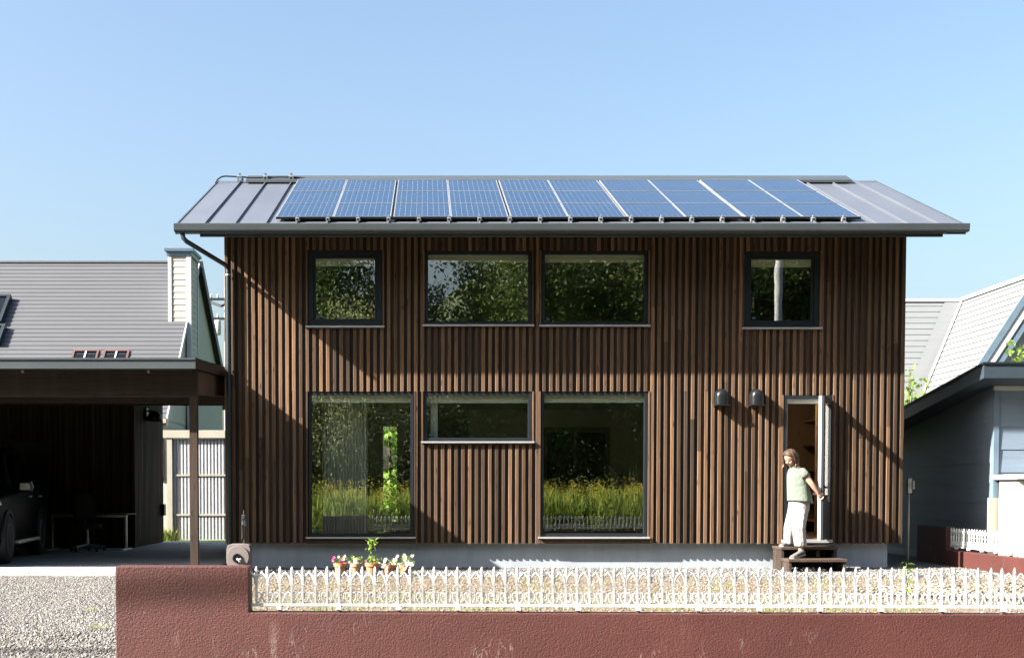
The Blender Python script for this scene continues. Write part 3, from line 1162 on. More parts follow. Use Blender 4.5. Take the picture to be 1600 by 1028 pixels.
def put_on_roof(o, x, s, parent):
    o.matrix_parent_inverse = WM[parent.name].inverted()
    p = Vector((0, EY, EZ)) + RU * s
    M_ = Matrix(((1, 0, 0, x), (0, RU.y, RN.y, p.y), (0, RU.z, RN.z, p.z), (0, 0, 0, 1)))
    o.matrix_basis = M_


for s in seams:
    if ax0 + .1 < s < ax1 - .05:
        put_on_roof(link('clamp', cl_me, None, sa, local=True), s, s0, sa)

# cable along the ridge with its three clamps
rc = empty('ridge_cable', (-2.2, RY - .2, RZ))
tag(rc, 'black cable held by clamps along the left end of the roof ridge', 'cable')
cp = []
for px, py, s in ((335, 292.5, roofL - .32), (336, 286, roofL - .30), (340, 280.5, roofL - .27), (346, 276.5, roofL - .24), (352, 275.5, roofL - .22), (365, 276, roofL - .2), (376, 277, roofL - .2), (395, 277.6, roofL - .22), (415, 277.2, roofL - .22), (440, 276.6, roofL - .22), (465, 277.5, roofL - .2), (480, 279, roofL - .14)):
    yy = EY + s / roofL * (RY - EY)
    cp.append(at(px, py, yy))
MB().tube(cp, .013, 8).build('cable', MT['cable'], rc, smooth=True)
for k in range(3):
    o = link('clamp', cl_me, None, rc, local=True)
    put_on_roof(o, seams[k], roofL - .13, rc)
    o.scale = (1.5, 1.5, 1.7)

# ================================================================== ENTRANCE STEPS
stp = empty('entrance_steps', (5.95, -.4, 0))
tag(stp, 'dark brown wooden two-step entrance stairs below the open door', 'steps')
sx0, sx1 = 5.58, 6.37
for nm, b in (('tread', (sx0 - .01, sx1 + .01, -.52, -.06, .300, .338)), ('tread', (sx0 + .0, sx1 + .03, -.86, -.50, .145, .183)),
              ('riser', (sx0 + .05, sx1 - .04, -.14, -.12, .02, .299)),
              ('side_board', (sx0, sx0 + .04, -.50, -.07, 0, .299)), ('side_board', (sx1 - .04, sx1, -.50, -.07, 0, .299)),
              ('side_board', (sx0 + .01, sx0 + .05, -.84, -.521, 0, .144)), ('side_board', (sx1 - .02, sx1 + .02, -.84, -.521, 0, .144)),
              ('post', (sx1 - .28, sx1 - .24, -.48, -.44, .19, .299))):
    MB().box(*b).build(nm, MT['step_wood'], stp, bevel=.004)

# ================================================================== CARPORT
cp_ = empty('carport', (-6, 1, 0))
tag(cp_, 'dark timber carport with flat metal roof beside the house', 'carport')
KX0, KX1 = -9.55, at(304, 570, -1.86).x
KY0, KY1 = -1.85, 7.8
KZ = 2.86                                            # roof top at the front edge
KS = .05


def kz(y): return KZ + (y - KY0) * KS


mb = MB()
mb.prism([(KX0, KY0 + .01, kz(KY0) - .012), (KX0, KY1, kz(KY1) - .012), (KX0, KY1, kz(KY1) - .12), (KX0, KY0 + .01, kz(KY0) - .12)], (KX1 - KX0 - .01, 0, 0))
mb.build('roof_deck', MT['dark_wood'], cp_)
mb = MB()
mb.box(KX0, KX1 + .012, KY0 - .02, KY0 + .009, KZ - .135, KZ + .004)
mb.box(KX0, KX1 + .012, KY0 - .034, KY0 - .0201, KZ - .02, KZ + .004)
mb.build('fascia', MT['gutter'], cp_)
mb = MB()
mb.prism([(KX1 - .009, KY0 + .01, kz(KY0) + .003), (KX1 - .009, KY1, kz(KY1) + .003), (KX1 - .009, KY1, kz(KY1) - .135), (KX1 - .009, KY0 + .01, kz(KY0) - .135)], (.02, 0, 0))
mb.build('side_fascia', MT['dark_wood'], cp_)
mb = MB().box(KX0, KX1 - .012, KY0, KY1, 0, .012)
m_ = MB()
m_.quad((KX0, KY0 - .03, kz(KY0) + .006), (KX1 + .012, KY0 - .03, kz(KY0) + .006), (KX1 + .012, KY1, kz(KY1) + .006), (KX0, KY1, kz(KY1) + .006))
m_.build('roof_sheet', MT['roof'], cp_)
BZ = at(150, 619, -1.47).z
MB().box(KX0 + .02, KX1 - .04, -1.47, -1.36, BZ, KZ - .118).build('front_beam', MT['beam_wood'], cp_)
MB().box(KX0 + .02, KX1 - .04, 1.6, 1.71, 2.52, 2.78).build('cross_beam', MT['beam_wood'], cp_)
MB().box(KX0 + .02, KX1 - .04, 5.0, 5.11, 2.72, 2.95).build('cross_beam', MT['beam_wood'], cp_)
mb = MB().prism([(KX1 - .15, -1.358, BZ + .03), (KX1 - .15, 5.0, kz(5) - .36), (KX1 - .15, 5.0, kz(5) - .14), (KX1 - .15, -1.358, kz(-1.4) - .14)], (.10, 0, 0))
mb.build('side_beam', MT['dark_wood'], cp_)
post_me = MB().box(-.052, .052, -.052, .052, 0, 1).mesh('post')
post_me.materials.append(MT['dark_wood'])
pxp = at(303.5, 740, -1.42).x
for x, y, z in ((pxp, -1.415, BZ - .001), (KX0 + .16, -1.415, BZ - .001), (pxp, 4.8, 2.51)):
    o = link('post', post_me, None, cp_)
    o.location = (x, y, .06)
    o.scale = (1, 1, z - .06)
for px in (35.5, 232):
    c = at(px, 580.5, -1.475)
    MB().lathe([(.004, 0), (.020, -.001), (.018, -.012), (.004, -.014)], 12, c, 'y').build('bolt', MT['khaki'], cp_)
# storage block at the back with battens
SX1 = at(208, 854, 5.2).x
mb = MB()
mb.box(KX0 + .02, SX1, 5.24, 5.34, .06, 2.95)
bw = mb.build('back_wall', MT['dark_wood'], cp_)
WM[bw.name] = Matrix.Identity(4)
mb = MB().box(SX1 - .1, SX1 - .001, 5.341, 7.75, .06, 2.95)
sw = mb.build('storage_side_wall', MT['dark_wood'], cp_)
WM[sw.name] = Matrix.Identity(4)
dunit = MB().box(-.5, .5, -.5, .5, 0, 1).mesh('dark_batten')
dunit.materials.append(MT['dark_wood'])
x = SX1 - .03
k = 0
while x > -8.2:
    o = link('batten', dunit, None, bw)
    o.location = (x, 5.222, .07)
    o.scale = (.05, .034, 2.85)
    x -= .0989
for k in range(25):
    o = link('batten', dunit, None, sw)
    o.location = (SX1 + .017, 5.27 + k * .102, .07)
    o.scale = (.034, .05, 2.85)
MB().box(KX0 + .02, KX0 + .10, -1.5, 5.2, .06, 2.76).build('left_wall', MT['dark_wood'], cp_)
MB().prism([(KX0 + .03, -1.5, 2.761), (KX0 + .03, 5.2, 2.761), (KX0 + .03, 5.2, kz(5.2) - .125), (KX0 + .03, -1.5, kz(-1.5) - .125)], (.06, 0, 0)).build('left_wall_top', MT['dark_wood'], cp_)
MB().box(at(22, 700, 5.2).x, at(76, 700, 5.2).x, 5.19, 5.204, .07, 2.05).build('storage_door', MT['black_metal'], cp_)
# hooded lamp
lmp = empty('wall_lamp', tuple(at(238, 650, 6.6)))
tag(lmp, 'black hooded wall lamp high on the carport storage wall', 'lamp')
c = Vector((SX1 + .035, 6.2, at(238, 655, 6.2).z))
mb = MB().lathe([(.02, .15), (.08, .13), (.13, .06), (.165, -.06), (.158, -.06), (.12, .05)], 20, (c.x + .17, c.y, c.z + .02))
MB().tube([(c.x, c.y, c.z + .16), (c.x + .17, c.y, c.z + .165)], .018, 8).build('arm', MT['black_metal'], lmp, smooth=True)
mb.build('hood', MT['black_metal'], lmp, smooth=True)
MB().box(c.x - .002, c.x + .03, c.y - .07, c.y + .07, c.z + .02, c.z + .22).build('bracket', MT['black_metal'], lmp)
# garden tap box on storage wall
jb = MB().box(SX1 + .036, SX1 + .12, 7.45, 7.61, .62, .86)
tag(jb.build('meter_box', MT['black_metal'], None, bevel=.012), 'small black box low on the carport storage wall edge', 'meter box')

# desk and office chair in the dark
dk = empty('desk', (-5.6, 4.4, .06))
tag(dk, 'dark desk with thin silver legs at the back of the carport', 'desk')
da, db = at(80, 805, 4.4).x, at(206, 805, 4.4).x
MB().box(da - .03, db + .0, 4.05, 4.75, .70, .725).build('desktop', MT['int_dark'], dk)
for x in (da + .03, db - .10):
    m_ = MB()
    m_.box(x - .016, x + .016, 4.36, 4.40, .09, .70)
    m_.build('leg', MT['silver'], dk)
    m_ = MB().box(x - .02, x + .02, 4.06, 4.72, .062, .09)
    m_.build('foot', MT['silver'], dk)
MB().box(da + .05, db - .12, 4.36, 4.39, .655, .699).build('crossbar', MT['silver'], dk)
oc = empty('office_chair', (at(137, 850, 3.9).x, 3.9, .06))
tag(oc, 'black office chair on a five-star base in the carport', 'chair')
ox = oc.location.x
oy = 3.9
mb = MB()
mb.loft([[(ox + math.cos(a) * .25 * s, oy + math.sin(a) * .24 * s, z) for a in [2 * math.pi * q / 20 for q in range(20)]] for z, s in ((.46, .8), (.475, 1), (.52, 1.03), (.55, .95), (.556, .6))])
mb.build('seat', MT['rubber'], oc, smooth=True)
mb = MB()
mb.loft([[(ox + u * w, oy - .22 + v, z) for u, v in ((-1, 0), (-.6, -.03), (.6, -.03), (1, 0), (.6, .04), (-.6, .04))] for z, w in ((.62, .17), (.75, .22), (.95, .225), (1.08, .19), (1.1, .12))])
mb.build('backrest', MT['rubber'], oc, smooth=True)
MB().tube([(ox, oy - .2, .66), (ox, oy - .24, .52), (ox, oy - .1, .45)], .018, 8).build('back_support', MT['black_metal'], oc)
MB().tube([(ox, oy, .16), (ox, oy, .30)], .026, 10).build('gas_lift', MT['silver'], oc)
MB().tube([(ox, oy, .30), (ox, oy, .46)], .018, 10).build('column', MT['silver'], oc)
for k in range(5):
    a = 2 * math.pi * k / 5 + .5
    e = Vector((ox + math.cos(a) * .3, oy + math.sin(a) * .3, .14))
    MB().tube([(ox, oy, .18), e], [.022, .016], 8).build('spoke', MT['silver'], oc)
    MB().lathe([(.006, -.022), (.03, -.022), (.03, .022), (.006, .022)], 12, (e.x, e.y, .092), 'x').build('caster', MT['rubber'], oc)

# ------------------------------------------------------------------ parked car
car = empty('parked_car', (-6.72, 1.4, .06))
tag(car, 'black sport utility car parked in the dark carport', 'car')
CXR, CWD = -5.80, 1.84
cxm = CXR - CWD / 2
G = .06


def crow(y, half, zlo, zhi, n_=2.6, shoulder=None, top_half=None):
    """body ring at station y: lower body + optional cabin"""
    pts = []
    th_ = top_half if top_half else half * .9
    sh = shoulder if shoulder else zhi - .06
    prof = [(half * .88, zlo), (half * .97, zlo + .12), (half, zlo + .35), (half * .985, sh - .04), (half * .95, sh), (th_ + (half * .95 - th_) * .35, sh + (zhi - sh) * .6), (th_, zhi - .03), (th_ * .86, zhi)]
    for u, z in prof: pts.append((cxm + u, y, G + z))
    for u, z in reversed(prof): pts.append((cxm - u, y, G + z))
    return pts


H = CWD / 2
st_ = [(-.93, .62, .42, .72, .62, .5), (-.90, .78, .30, .92, .80, .68), (-.78, .86, .22, 1.0, .9, .74), (-.4, .905, .20, 1.06, .98, .76), (.15, .92, .20, 1.12, 1.02, .76), (.42, .92, .20, 1.16, 1.04, .75),
       (.75, .92, .20, 1.42, 1.05, .70), (1.10, .92, .20, 1.68, 1.06, .64), (1.5, .92, .20, 1.76, 1.07, .62), (2.4, .92, .20, 1.78, 1.08, .62), (3.2, .91, .22, 1.74, 1.08, .61), (3.62, .89, .26, 1.56, 1.08, .62), (3.74, .84, .36, 1.1, 1.0, .7), (3.78, .7, .42, .95, .85, .6)]
mb = MB().loft([crow(y, h, a, b, shoulder=s, top_half=t) for y, h, a, b, s, t in st_])
mb.build('body', MT['car_paint'], car, autosmooth=50)


def side_poly(pts, thick, mat, name, xo):
    for s in (1, -1):
        m_ = MB()
        m_.loft([[(cxm + s * (xx + o), y, G + z) for xx, y, z in pts] for o in (-.02, .012)])
        m_.build(name, mat, car)


side_poly([(.885, .82, 1.09), (.76, 1.22, 1.56), (.715, 1.42, 1.66), (.71, 1.72, 1.67), (.885, 1.72, 1.09)], 0, MT['car_glass'], 'front_side_window', 0)
side_poly([(.885, 1.80, 1.09), (.71, 1.80, 1.67), (.70, 2.6, 1.67), (.885, 2.72, 1.09)], 0, MT['car_glass'], 'rear_side_window', 0)
mb = MB()
mb.loft([[(cxm - .62, .52, G + 1.20), (cxm + .62, .52, G + 1.20), (cxm + .54, 1.12, G + 1.675), (cxm - .54, 1.12, G + 1.675)], [(cxm - .62, .50, G + 1.22), (cxm + .62, .50, G + 1.22), (cxm + .54, 1.10, G + 1.70), (cxm - .54, 1.10, G + 1.70)]])
mb.build('windscreen', MT['car_glass'], car)
tyre = MB().lathe([(.20, -.115), (.33, -.115), (.36, -.09), (.365, 0), (.36, .09), (.33, .115), (.20, .115)], 32, (0, 0, 0), 'x').mesh('tyre', True)
tyre.materials.append(MT['rubber'])
rim = MB()
rim.lathe([(.205, .0), (.235, .0), (.245, .105), (.225, .118), (.212, .105), (.205, .05)], 32, (0, 0, 0), 'x')
rim.lathe([(.01, .07), (.06, .07), (.055, .10), (.01, .105)], 16, (0, 0, 0), 'x')
for k in range(6):
    a = 2 * math.pi * k / 6
    rim.box(.075, .10, -.028, .028, .04, .22, Matrix.Rotation(a, 4, 'X'))
rim = rim.mesh('rim')
rim.materials.append(MT['alloy'])
for y in (0.02, 2.80):
    for s in (1, -1):
        o = link('wheel', tyre, None, car)
        o.location = (cxm + s * (H - .10), y, G + .365)
        o.rotation_euler = (0, 0, 0 if s > 0 else math.pi)
        link('rim', rim, None, o, local=True)
        m_ = MB()
        arch = []
        for q in range(13):
            a = math.pi * q / 12
            arch.append((y + math.cos(a) * .44, G + .365 + math.sin(a) * .44))
        m_.loft([[(cxm + s * (H + .012), yy, zz), (cxm + s * (H - .03), yy, zz), (cxm + s * (H - .03), y + (yy - y) * .86, G + .365 + (zz - G - .365) * .86), (cxm + s * (H + .012), y + (yy - y) * .86, G + .365 + (zz - G - .365) * .86)] for yy, zz in arch])
        m_.build('wheel_arch', MT['rubber'], car)
for s in (1, -1):
    MB().box(min(cxm + s * (H - .1), cxm + s * (H + .07)), max(cxm + s * (H - .1), cxm + s * (H + .07)), .5, 2.3, G + .27, G + .33).build('side_step', MT['silver'], car, bevel=.015)
    mb = MB()
    c = Vector((cxm + s * (H + .09), .86, G + 1.14))
    mb.loft([[c + Vector((s * u * w, y_, v * w)) for u, v in ((-.11, -.07), (.10, -.07), (.12, .0), (.09, .08), (-.10, .07))] for y_, w in ((-.07, .7), (-.03, 1), (.06, 1), (.07, .9))])
    mb.build('side_mirror', MT['alloy'] if s > 0 else MT['car_paint'], car, bevel=.01)
    mb = MB()
    mb.tube([(cxm + s * (H - .04), .88, G + 1.04), (cxm + s * (H + .03), .88, G + 1.09)], .022, 8)
    mb.build('mirror_arm', MT['car_paint'], car)
    mb = MB()
    mb.loft([[(cxm + s * .60, -.885, G + .80), (cxm + s * .84, -.80, G + .82), (cxm + s * .885, -.50, G + .88), (cxm + s * .86, -.56, G + .97), (cxm + s * .64, -.82, G + .96)], [(cxm + s * .60, -.925, G + .80), (cxm + s * .87, -.83, G + .82), (cxm + s * .925, -.50, G + .88), (cxm + s * .89, -.58, G + .97), (cxm + s * .64, -.87, G + .96)]])
    mb.build('headlight', MT['lamp_glass'], car)
    for y in (1.62, 2.55):
        MB().box(min(cxm + s * (H - .01), cxm + s * (H + .035)), max(cxm + s * (H - .01), cxm + s * (H + .035)), y, y + .16, G + .97, G + 1.0).build('door_handle', MT['alloy'], car, bevel=.006)
mb = MB()
for k in range(5):
    mb.box(cxm - .5, cxm + .5, -.945, -.90, G + .56 + k * .06, G + .59 + k * .06)
mb.build('grille', MT['alloy'], car)

car.rotation_euler = (0, 0, R(8.0))

# ================================================================== HOSE REEL
hr = empty('hose_reel', (-2.1, -1.2, 0))
tag(hr, 'taupe square hose reel behind the end of the red wall', 'hose reel')
hy = -1.0
c = at(373, 868, hy)
w_, h_ = .165, .165
mb = MB()
rr = []
for q in range(24):
    a = 2 * math.pi * q / 24
    ca, sa_ = math.cos(a), math.sin(a)
    k = (abs(ca) ** 6 + abs(sa_) ** 6) ** (-1 / 6)
    rr.append((ca * k, sa_ * k))
mb.loft([[(c.x + u * w_ * s, y, c.z + v * h_ * s) for u, v in rr] for y, s in ((hy + .14, .95), (hy + .13, 1), (hy - .02, 1), (hy - .03, .97))])
mb.build('case', MT['reel'], hr, autosmooth=40)
mb = MB().lathe([(.005, 0), (.150, 0), (.155, -.01), (.15, -.025), (.005, -.027)], 40, (c.x - .005, hy - .031, c.z - .012), 'y')
mb.build('drum_disc', MT['reel'], hr, autosmooth=40)
mb = MB().lathe([(.005, 0), (.066, 0), (.062, -.012), (.045, -.012), (.042, -.004), (.03, -.004), (.028, -.03), (.005, -.032)], 28, (c.x - .012, hy - .059, c.z - .03), 'y')
mb.build('hub', MT['black_metal'], hr, autosmooth=40)
mb = MB()
mb.tube([(c.x - .01, hy - .1, c.z - .035), (c.x + .03, hy - .105, c.z - .06)], .014, 8)
mb.tube([(c.x + .03, hy - .10, c.z - .075), (c.x + .045, hy - .15, c.z - .045)], [.018, .022], 10)
mb.build('crank', MT['white_trim'], hr, smooth=True)
mb = MB()
for s in (-.1, .1):
    mb.box(c.x + s - .02, c.x + s + .02, hy - .01, hy + .11, 0, c.z - h_ * .9)
mb.box(c.x - .15, c.x + .15, hy + .02, hy + .08, .0, .02)
mb.build('stand', MT['reel'], hr)
sp = empty('water_standpipe', (-2.1, -.35, 0))
tag(sp, 'thin pale water standpipe with a tap beside the hose reel', 'standpipe')
sy = -.35
a, b = at(380, 856, sy), at(380.5, 806, sy)
MB().box(a.x - .021, a.x + .021, sy - .03, sy + .03, 0, b.z).build('post', MT['khaki'], sp, bevel=.004)
mb = MB()
mb.tube([(b.x, sy - .03, b.z - .05), (b.x, sy - .11, b.z - .06), (b.x + .01, sy - .13, b.z - .12)], .013, 8)
mb.lathe([(.012, 0), (.03, 0), (.03, .015), (.008, .02), (.006, .08), (.012, .085)], 10, (b.x, sy, b.z + .002))
mb.build('tap', MT['silver'], sp, smooth=True)
MB().tube([(b.x + .01, sy - .13, b.z - .12), (b.x + .02, sy - .15, b.z - .3), (b.x - .05, sy - .2, b.z - .5), (b.x - .09, sy - .4, .2), (b.x - .05, hy + .15, .18)], .012, 8).build('hose', MT['rubber'], sp, smooth=True)
mb = MB().tube([(b.x + .04, sy - .12, b.z - .04), (b.x + .05, sy - .14, b.z - .14)], [.016, .022], 8)
mb.build('spray_nozzle', MT['blue_trim'], sp, smooth=True)

# ================================================================== RED WALL + FENCE
WANG = R(-1.75)
WL = at(180, 900, -8.95).x                           # left end of the pillar
PL = at(390, 930, -8.95).x - WL                      # pillar length
WT, PT = .246, .585                                  # low wall / pillar top
rw = empty('garden_wall', (WL, -8.95, 0), WANG)
tag(rw, 'red-brown stucco garden wall with a taller block at its left end', 'wall')


MB().prism([(0, 0, -.7), (9.6, 0, -.7), (9.6, 0, WT), (PL, 0, WT), (PL, 0, PT), (0, 0, PT)], (0, .15, 0)).build('wall_body', MT['stucco'], rw, bevel=.008, local=True)
wf = empty('white_fence', (WL, -8.95, 0), WANG)
tag(wf, 'low white cast metal fence with pointed arches on the red wall', 'fence')
FP = .0876
pk = MB()
zs = dict(tip=.583, tb=.545, neck=.522, spring=.478, ring=.45, sc=.39, rail=.309, rb=.288)
pk.box(-.0060, .0060, -.009, .009, zs['rail'] - .002, zs['neck'])
pk.box(-.0082, .0082, -.0055, .0055, zs['rail'] - .003, zs['neck'] - .02)
pk.lathe([(.009, zs['neck'] - .012), (.012, zs['neck'] - .008), (.0085, zs['neck'] + .003), (.009, zs['neck'] + .006), (.0128, zs['tb'] - .004), (.0118, zs['tb'] + .010), (.006, zs['tip'] - .008), (.0012, zs['tip'])], 10)
pk.box(-.0125, .0125, -.0115, .0115, zs['ring'] - .006, zs['ring'] + .006)
pk_me = pk.mesh('picket')
pk_me.materials.append(MT['rail_white'])
# pointed arch between two pickets
ar = MB()
hw = FP / 2
for s in (-1, 1):
    pts = []
    for q in range(9):
        t = q / 8
        x = hw + s * hw * (1 - t ** 2.2)
        z = zs['spring'] - .02 + (.553 - zs['spring'] + .004) * (t ** .95)
        pts.append((x - s * .006 * (1 - t), 0, z))
    ar.tube(pts, .0075, 6)
ar.lathe([(.002, -.008), (.008, -.004), (.008, .006), (.002, .010)], 8, (hw, 0, .535))
ar_me = ar.mesh('arch', True)
ar_me.materials.append(MT['rail_white'])
sc_ = MB()
for s in (-1, 1):
    cx_ = hw + s * .021
    pts = [(hw + s * .036, 0, zs['rail'] + .004), (hw + s * .022, 0, zs['rail'] + .012), (hw + s * .009, 0, zs['rail'] + .032), (hw + s * .0045, 0, zs['rail'] + .052)]
    for q in range(9):
        a = math.pi - q * math.pi * 1.35 / 8
        pts.append((cx_ + s * math.cos(a) * .0155, 0, zs['sc'] - .016 + math.sin(a) * .0155))
    sc_.tube(pts, .0050, 6)
sc_me = sc_.mesh('scroll', True)
sc_me.materials.append(MT['rail_white'])
foot_me = MB().box(-.017, .017, -.026, .026, zs['rb'] - .022, zs['rb'] + .012).mesh('foot')
foot_me.materials.append(MT['rail_white'])
base_me = MB().box(-.013, .013, -.02, .02, WT - .01, zs['rb'] - .0225).mesh('foot_base')
base_me.materials.append(MT['red_dark'])
f0 = PL + .043
nP = int((9.5 - f0) / FP)
FY = .055
for i in range(nP):
    x = f0 + i * FP
    for nm, me in (('picket', pk_me), ('arch', ar_me), ('scroll', sc_me)):
        o = link(nm, me, None, wf, local=True)
        o.location = (x + (rng.uniform(-.0012, .0012)), FY, rng.uniform(-.0012, .0012))
        if nm == 'picket': o.rotation_euler = (R(rng.uniform(-.5, .5)), R(rng.uniform(-.5, .5)), 0)
    if i % 5 == 2:
        o = link('foot', foot_me, None, wf, local=True); o.location = (x, FY - .012, 0)
        o = link('foot_base', base_me, None, wf, local=True); o.location = (x, FY - .008, 0)
o = link('half_arch', ar_me, None, wf, local=True); o.location = (f0 - FP, FY, 0)
xa = PL + .002
while xa < 9.5:                                       # rail in cast lengths
    xb = min(9.5, xa + 5 * FP * 2)
    MB().box(xa + .001, xb - .001, FY - .014, FY + .014, zs['rb'], zs['rail']).build('rail', MT['rail_white'], wf, bevel=.003, local=True)
    xa = xb

# ================================================================== LEFT NEIGHBOUR HOUSE
lh = empty('grey_roofed_house', (-9, 12, 0))
tag(lh, 'cream neighbour house with a steep grey lap roof behind the carport', 'house')
LX = -5.43
LRY, LRZ = 14.5, at(100, 411, 14.5).z
LEY, LEZ = 10.3, 2.78
lsl = (LRZ - LEZ) / (LRY - LEY)
n_l = 37
mb = MB()
prof = []
for k in range(n_l):
    y0, y1 = LEY + (LRY - LEY) * k / n_l, LEY + (LRY - LEY) * (k + 1) / n_l
    z0, z1 = LEZ + lsl * (y0 - LEY), LEZ + lsl * (y1 - LEY)
    prof += [(y0 - .004, z0 + .026), (y1 - .001, z1 + .004)]
prof += [(LRY, LRZ - .15), (LEY, LEZ - .15)]
mb.prism([(-22, y, z) for y, z in prof], (LX + 22, 0, 0))
lr = mb.build('roof', MT['lap_roof'], lh)
WM[lr.name] = Matrix.Identity(4)
mb = MB().prism([(-22, LRY + .001, LRZ + .02), (-22, 18.9, LRZ - 3.4), (-22, 18.9, LRZ - 3.55), (-22, LRY + .001, LRZ - .14)], (LX + 22 + .05, 0, 0))
mb.build('rear_slope', MT['lap_roof'], lr)
MB().box(-22, LX + .02, LRY - .06, LRY + .1, LRZ + .0, LRZ + .045).build('ridge_cap', MT['lap_roof'], lr)
# barge board of the rear half and thin trim of the front rake
mb = MB().prism([(LX + .051, LRY - .1, LRZ + .03), (LX + .051, 18.9, LRZ - 3.38), (LX + .051, 18.9, LRZ - 3.7), (LX + .051, LRY - .1, LRZ - .26)], (.07, 0, 0))
mb.build('barge_board', MT['frame'], lr)
mb = MB().prism([(LX + .001, LEY, LEZ + .03), (LX + .001, LRY, LRZ + .03), (LX + .001, LRY, LRZ - .16), (LX + .001, LEY, LEZ - .16)], (.03, 0, 0))
mb.build('rake_trim', MT['white_trim'], lr)


def lap_wall(name, p0, p1, z0, z1, mat, parent, course=.2, top=None, lap=.014):
    """horizontal lap siding between plan points p0 and p1 (seen from the left of p0->p1 is the back)"""
    p0, p1 = Vector((*p0, 0)), Vector((*p1, 0))
    d = (p1 - p0).normalized()
    nrm = Vector((d.y, -d.x, 0))
    L = (p1 - p0).length
    m_ = MB()
    z = z0
    while z < z1 - .001:
        ze = min(z1, z + course)
        lo, hi = 0, L
        pts = [(lap, z), (.003, ze), (-.06, ze), (-.06, z)]
        m_.prism([p0 + nrm * u + Vector((0, 0, v)) for u, v in pts], d * L)
        z = ze
    return m_.build(name, mat, parent)


lap_wall('wall', (-22, 10.52), (LX - .05, 10.52), 0, 2.75, MT['cream_siding'], lh)
lap_wall('side_wall', (LX - .05, 10.54), (LX - .05, 18.3), 0, 2.75, MT['cream_siding'], lh)
mb = MB().prism([(LX - .09, 10.6, 2.751), (LX - .09, 18.3, 2.751), (LX - .09, 18.3, 3.9), (LX - .09, LRY, LRZ - .2)], (.06, 0, 0))
mb.build('gable_wall', MT['cream_siding'], lh)
MB().box(LX - .11, LX - .02, 10.46, 10.55, 0, 2.75).build('corner_trim', MT['cream_siding'], lh)
a, b = at(248.5, 683, 10.42), at(255.5, 750, 10.42)
mb = MB()
for q in ((a.x, a.x + .025, b.z, a.z), (b.x - .025, b.x, b.z, a.z), (a.x, b.x, a.z - .04, a.z), (a.x, b.x, b.z, b.z + .05)):
    mb.box(q[0], q[1], 10.42, 10.505, q[2], q[3])
lw_ = mb.build('window', MT['brown_frame'], lh)
WM[lw_.name] = Matrix.Identity(4)
MB().box(a.x + .02, b.x - .02, 10.47, 10.48, b.z + .04, a.z - .03).build('pane', MT['car_glass'], lw_)
# chimney chase
ch = at(263, 460, 12.8).x, at(297, 460, 12.8).x
cz1 = at(280, 400, 12.8).z
lap_wall('chimney', (ch[0] + .085, 12.8), (ch[1] - .085, 12.8), at(280, 490, 12.8).z - .4, cz1, MT['cream_siding'], lr, .155)
cs_ = lap_wall('chimney_side', (ch[1], 12.87), (ch[1], 13.7), 2.2, cz1, MT['cream_siding'], lr, .155)
mb = MB()
mb.box(ch[0], ch[0] + .085, 12.77, 12.85, at(280, 490, 12.8).z - .4, cz1)
mb.box(ch[1] - .085, ch[1] + .03, 12.77, 12.868, 2.2, cz1)
mb.box(ch[0] + .02, ch[1] - .06, 12.9, 13.7, 3.0, cz1 - .01)
mb.box(ch[1] - .05, ch[1] + .03, 13.7, 13.78, 2.2, cz1)
mb.build('chimney_trim', MT['white_trim'], lr)
mb = MB()
mb.loft([[(ch[0] - .02 - e, 12.75 - e, z), (ch[1] + .05 + e, 12.75 - e, z), (ch[1] + .05 + e, 13.8 + e, z), (ch[0] - .02 - e, 13.8 + e, z)] for e, z in ((0, cz1), (.012, cz1 + .10), (.05, cz1 + .105), (.055, cz1 + .17), (.0, cz1 + .2))])
mb.build('chimney_cap', MT['blue_trim'], lr)
# skylights
lsu = Vector((0, 1, lsl)).normalized()
lsn = Vector((0, -lsl, 1)).normalized()


def lroof(px, py, h=.03):
    p0 = Vector((0, LEY, LEZ)) + lsn * h
    c = Vector((CAMX, -CAMD, CAMZ))
    d = at(px, py, 0) - c
    return c + d * ((p0 - c).dot(lsn) / d.dot(lsn))


def skylight(x0, x1, sa0, sa1, fmat, gmat, bars, lab, e=.06, hh=.09):
    LMx = Matrix(((1, 0, 0, 0), (0, lsu.y, lsn.y, LEY), (0, lsu.z, lsn.z, LEZ), (0, 0, 0, 1)))
    m_ = MB()
    for q in ((x0, x0 + e, sa0, sa1), (x1 - e, x1, sa0, sa1), (x0 + e, x1 - e, sa0, sa0 + e), (x0 + e, x1 - e, sa1 - e, sa1)):
        m_.box(q[0], q[1], q[2], q[3], .0, hh, LMx)
    o = m_.build('skylight', fmat, lr)
    o['label'] = lab
    MB().box(x0 + e, x1 - e, sa0 + e, sa1 - e, .0, hh - .03, LMx).build('pane' if False else 'skylight_pane', gmat, lr)
    for bx in bars:
        MB().box(bx - .018, bx + .018, sa0 + e, sa1 - e, hh - .03, hh - .005, LMx).build('glazing_bar', MT['white_trim'], lr)


def salong(p): return (p - Vector((0, LEY, LEZ))).dot(lsu)


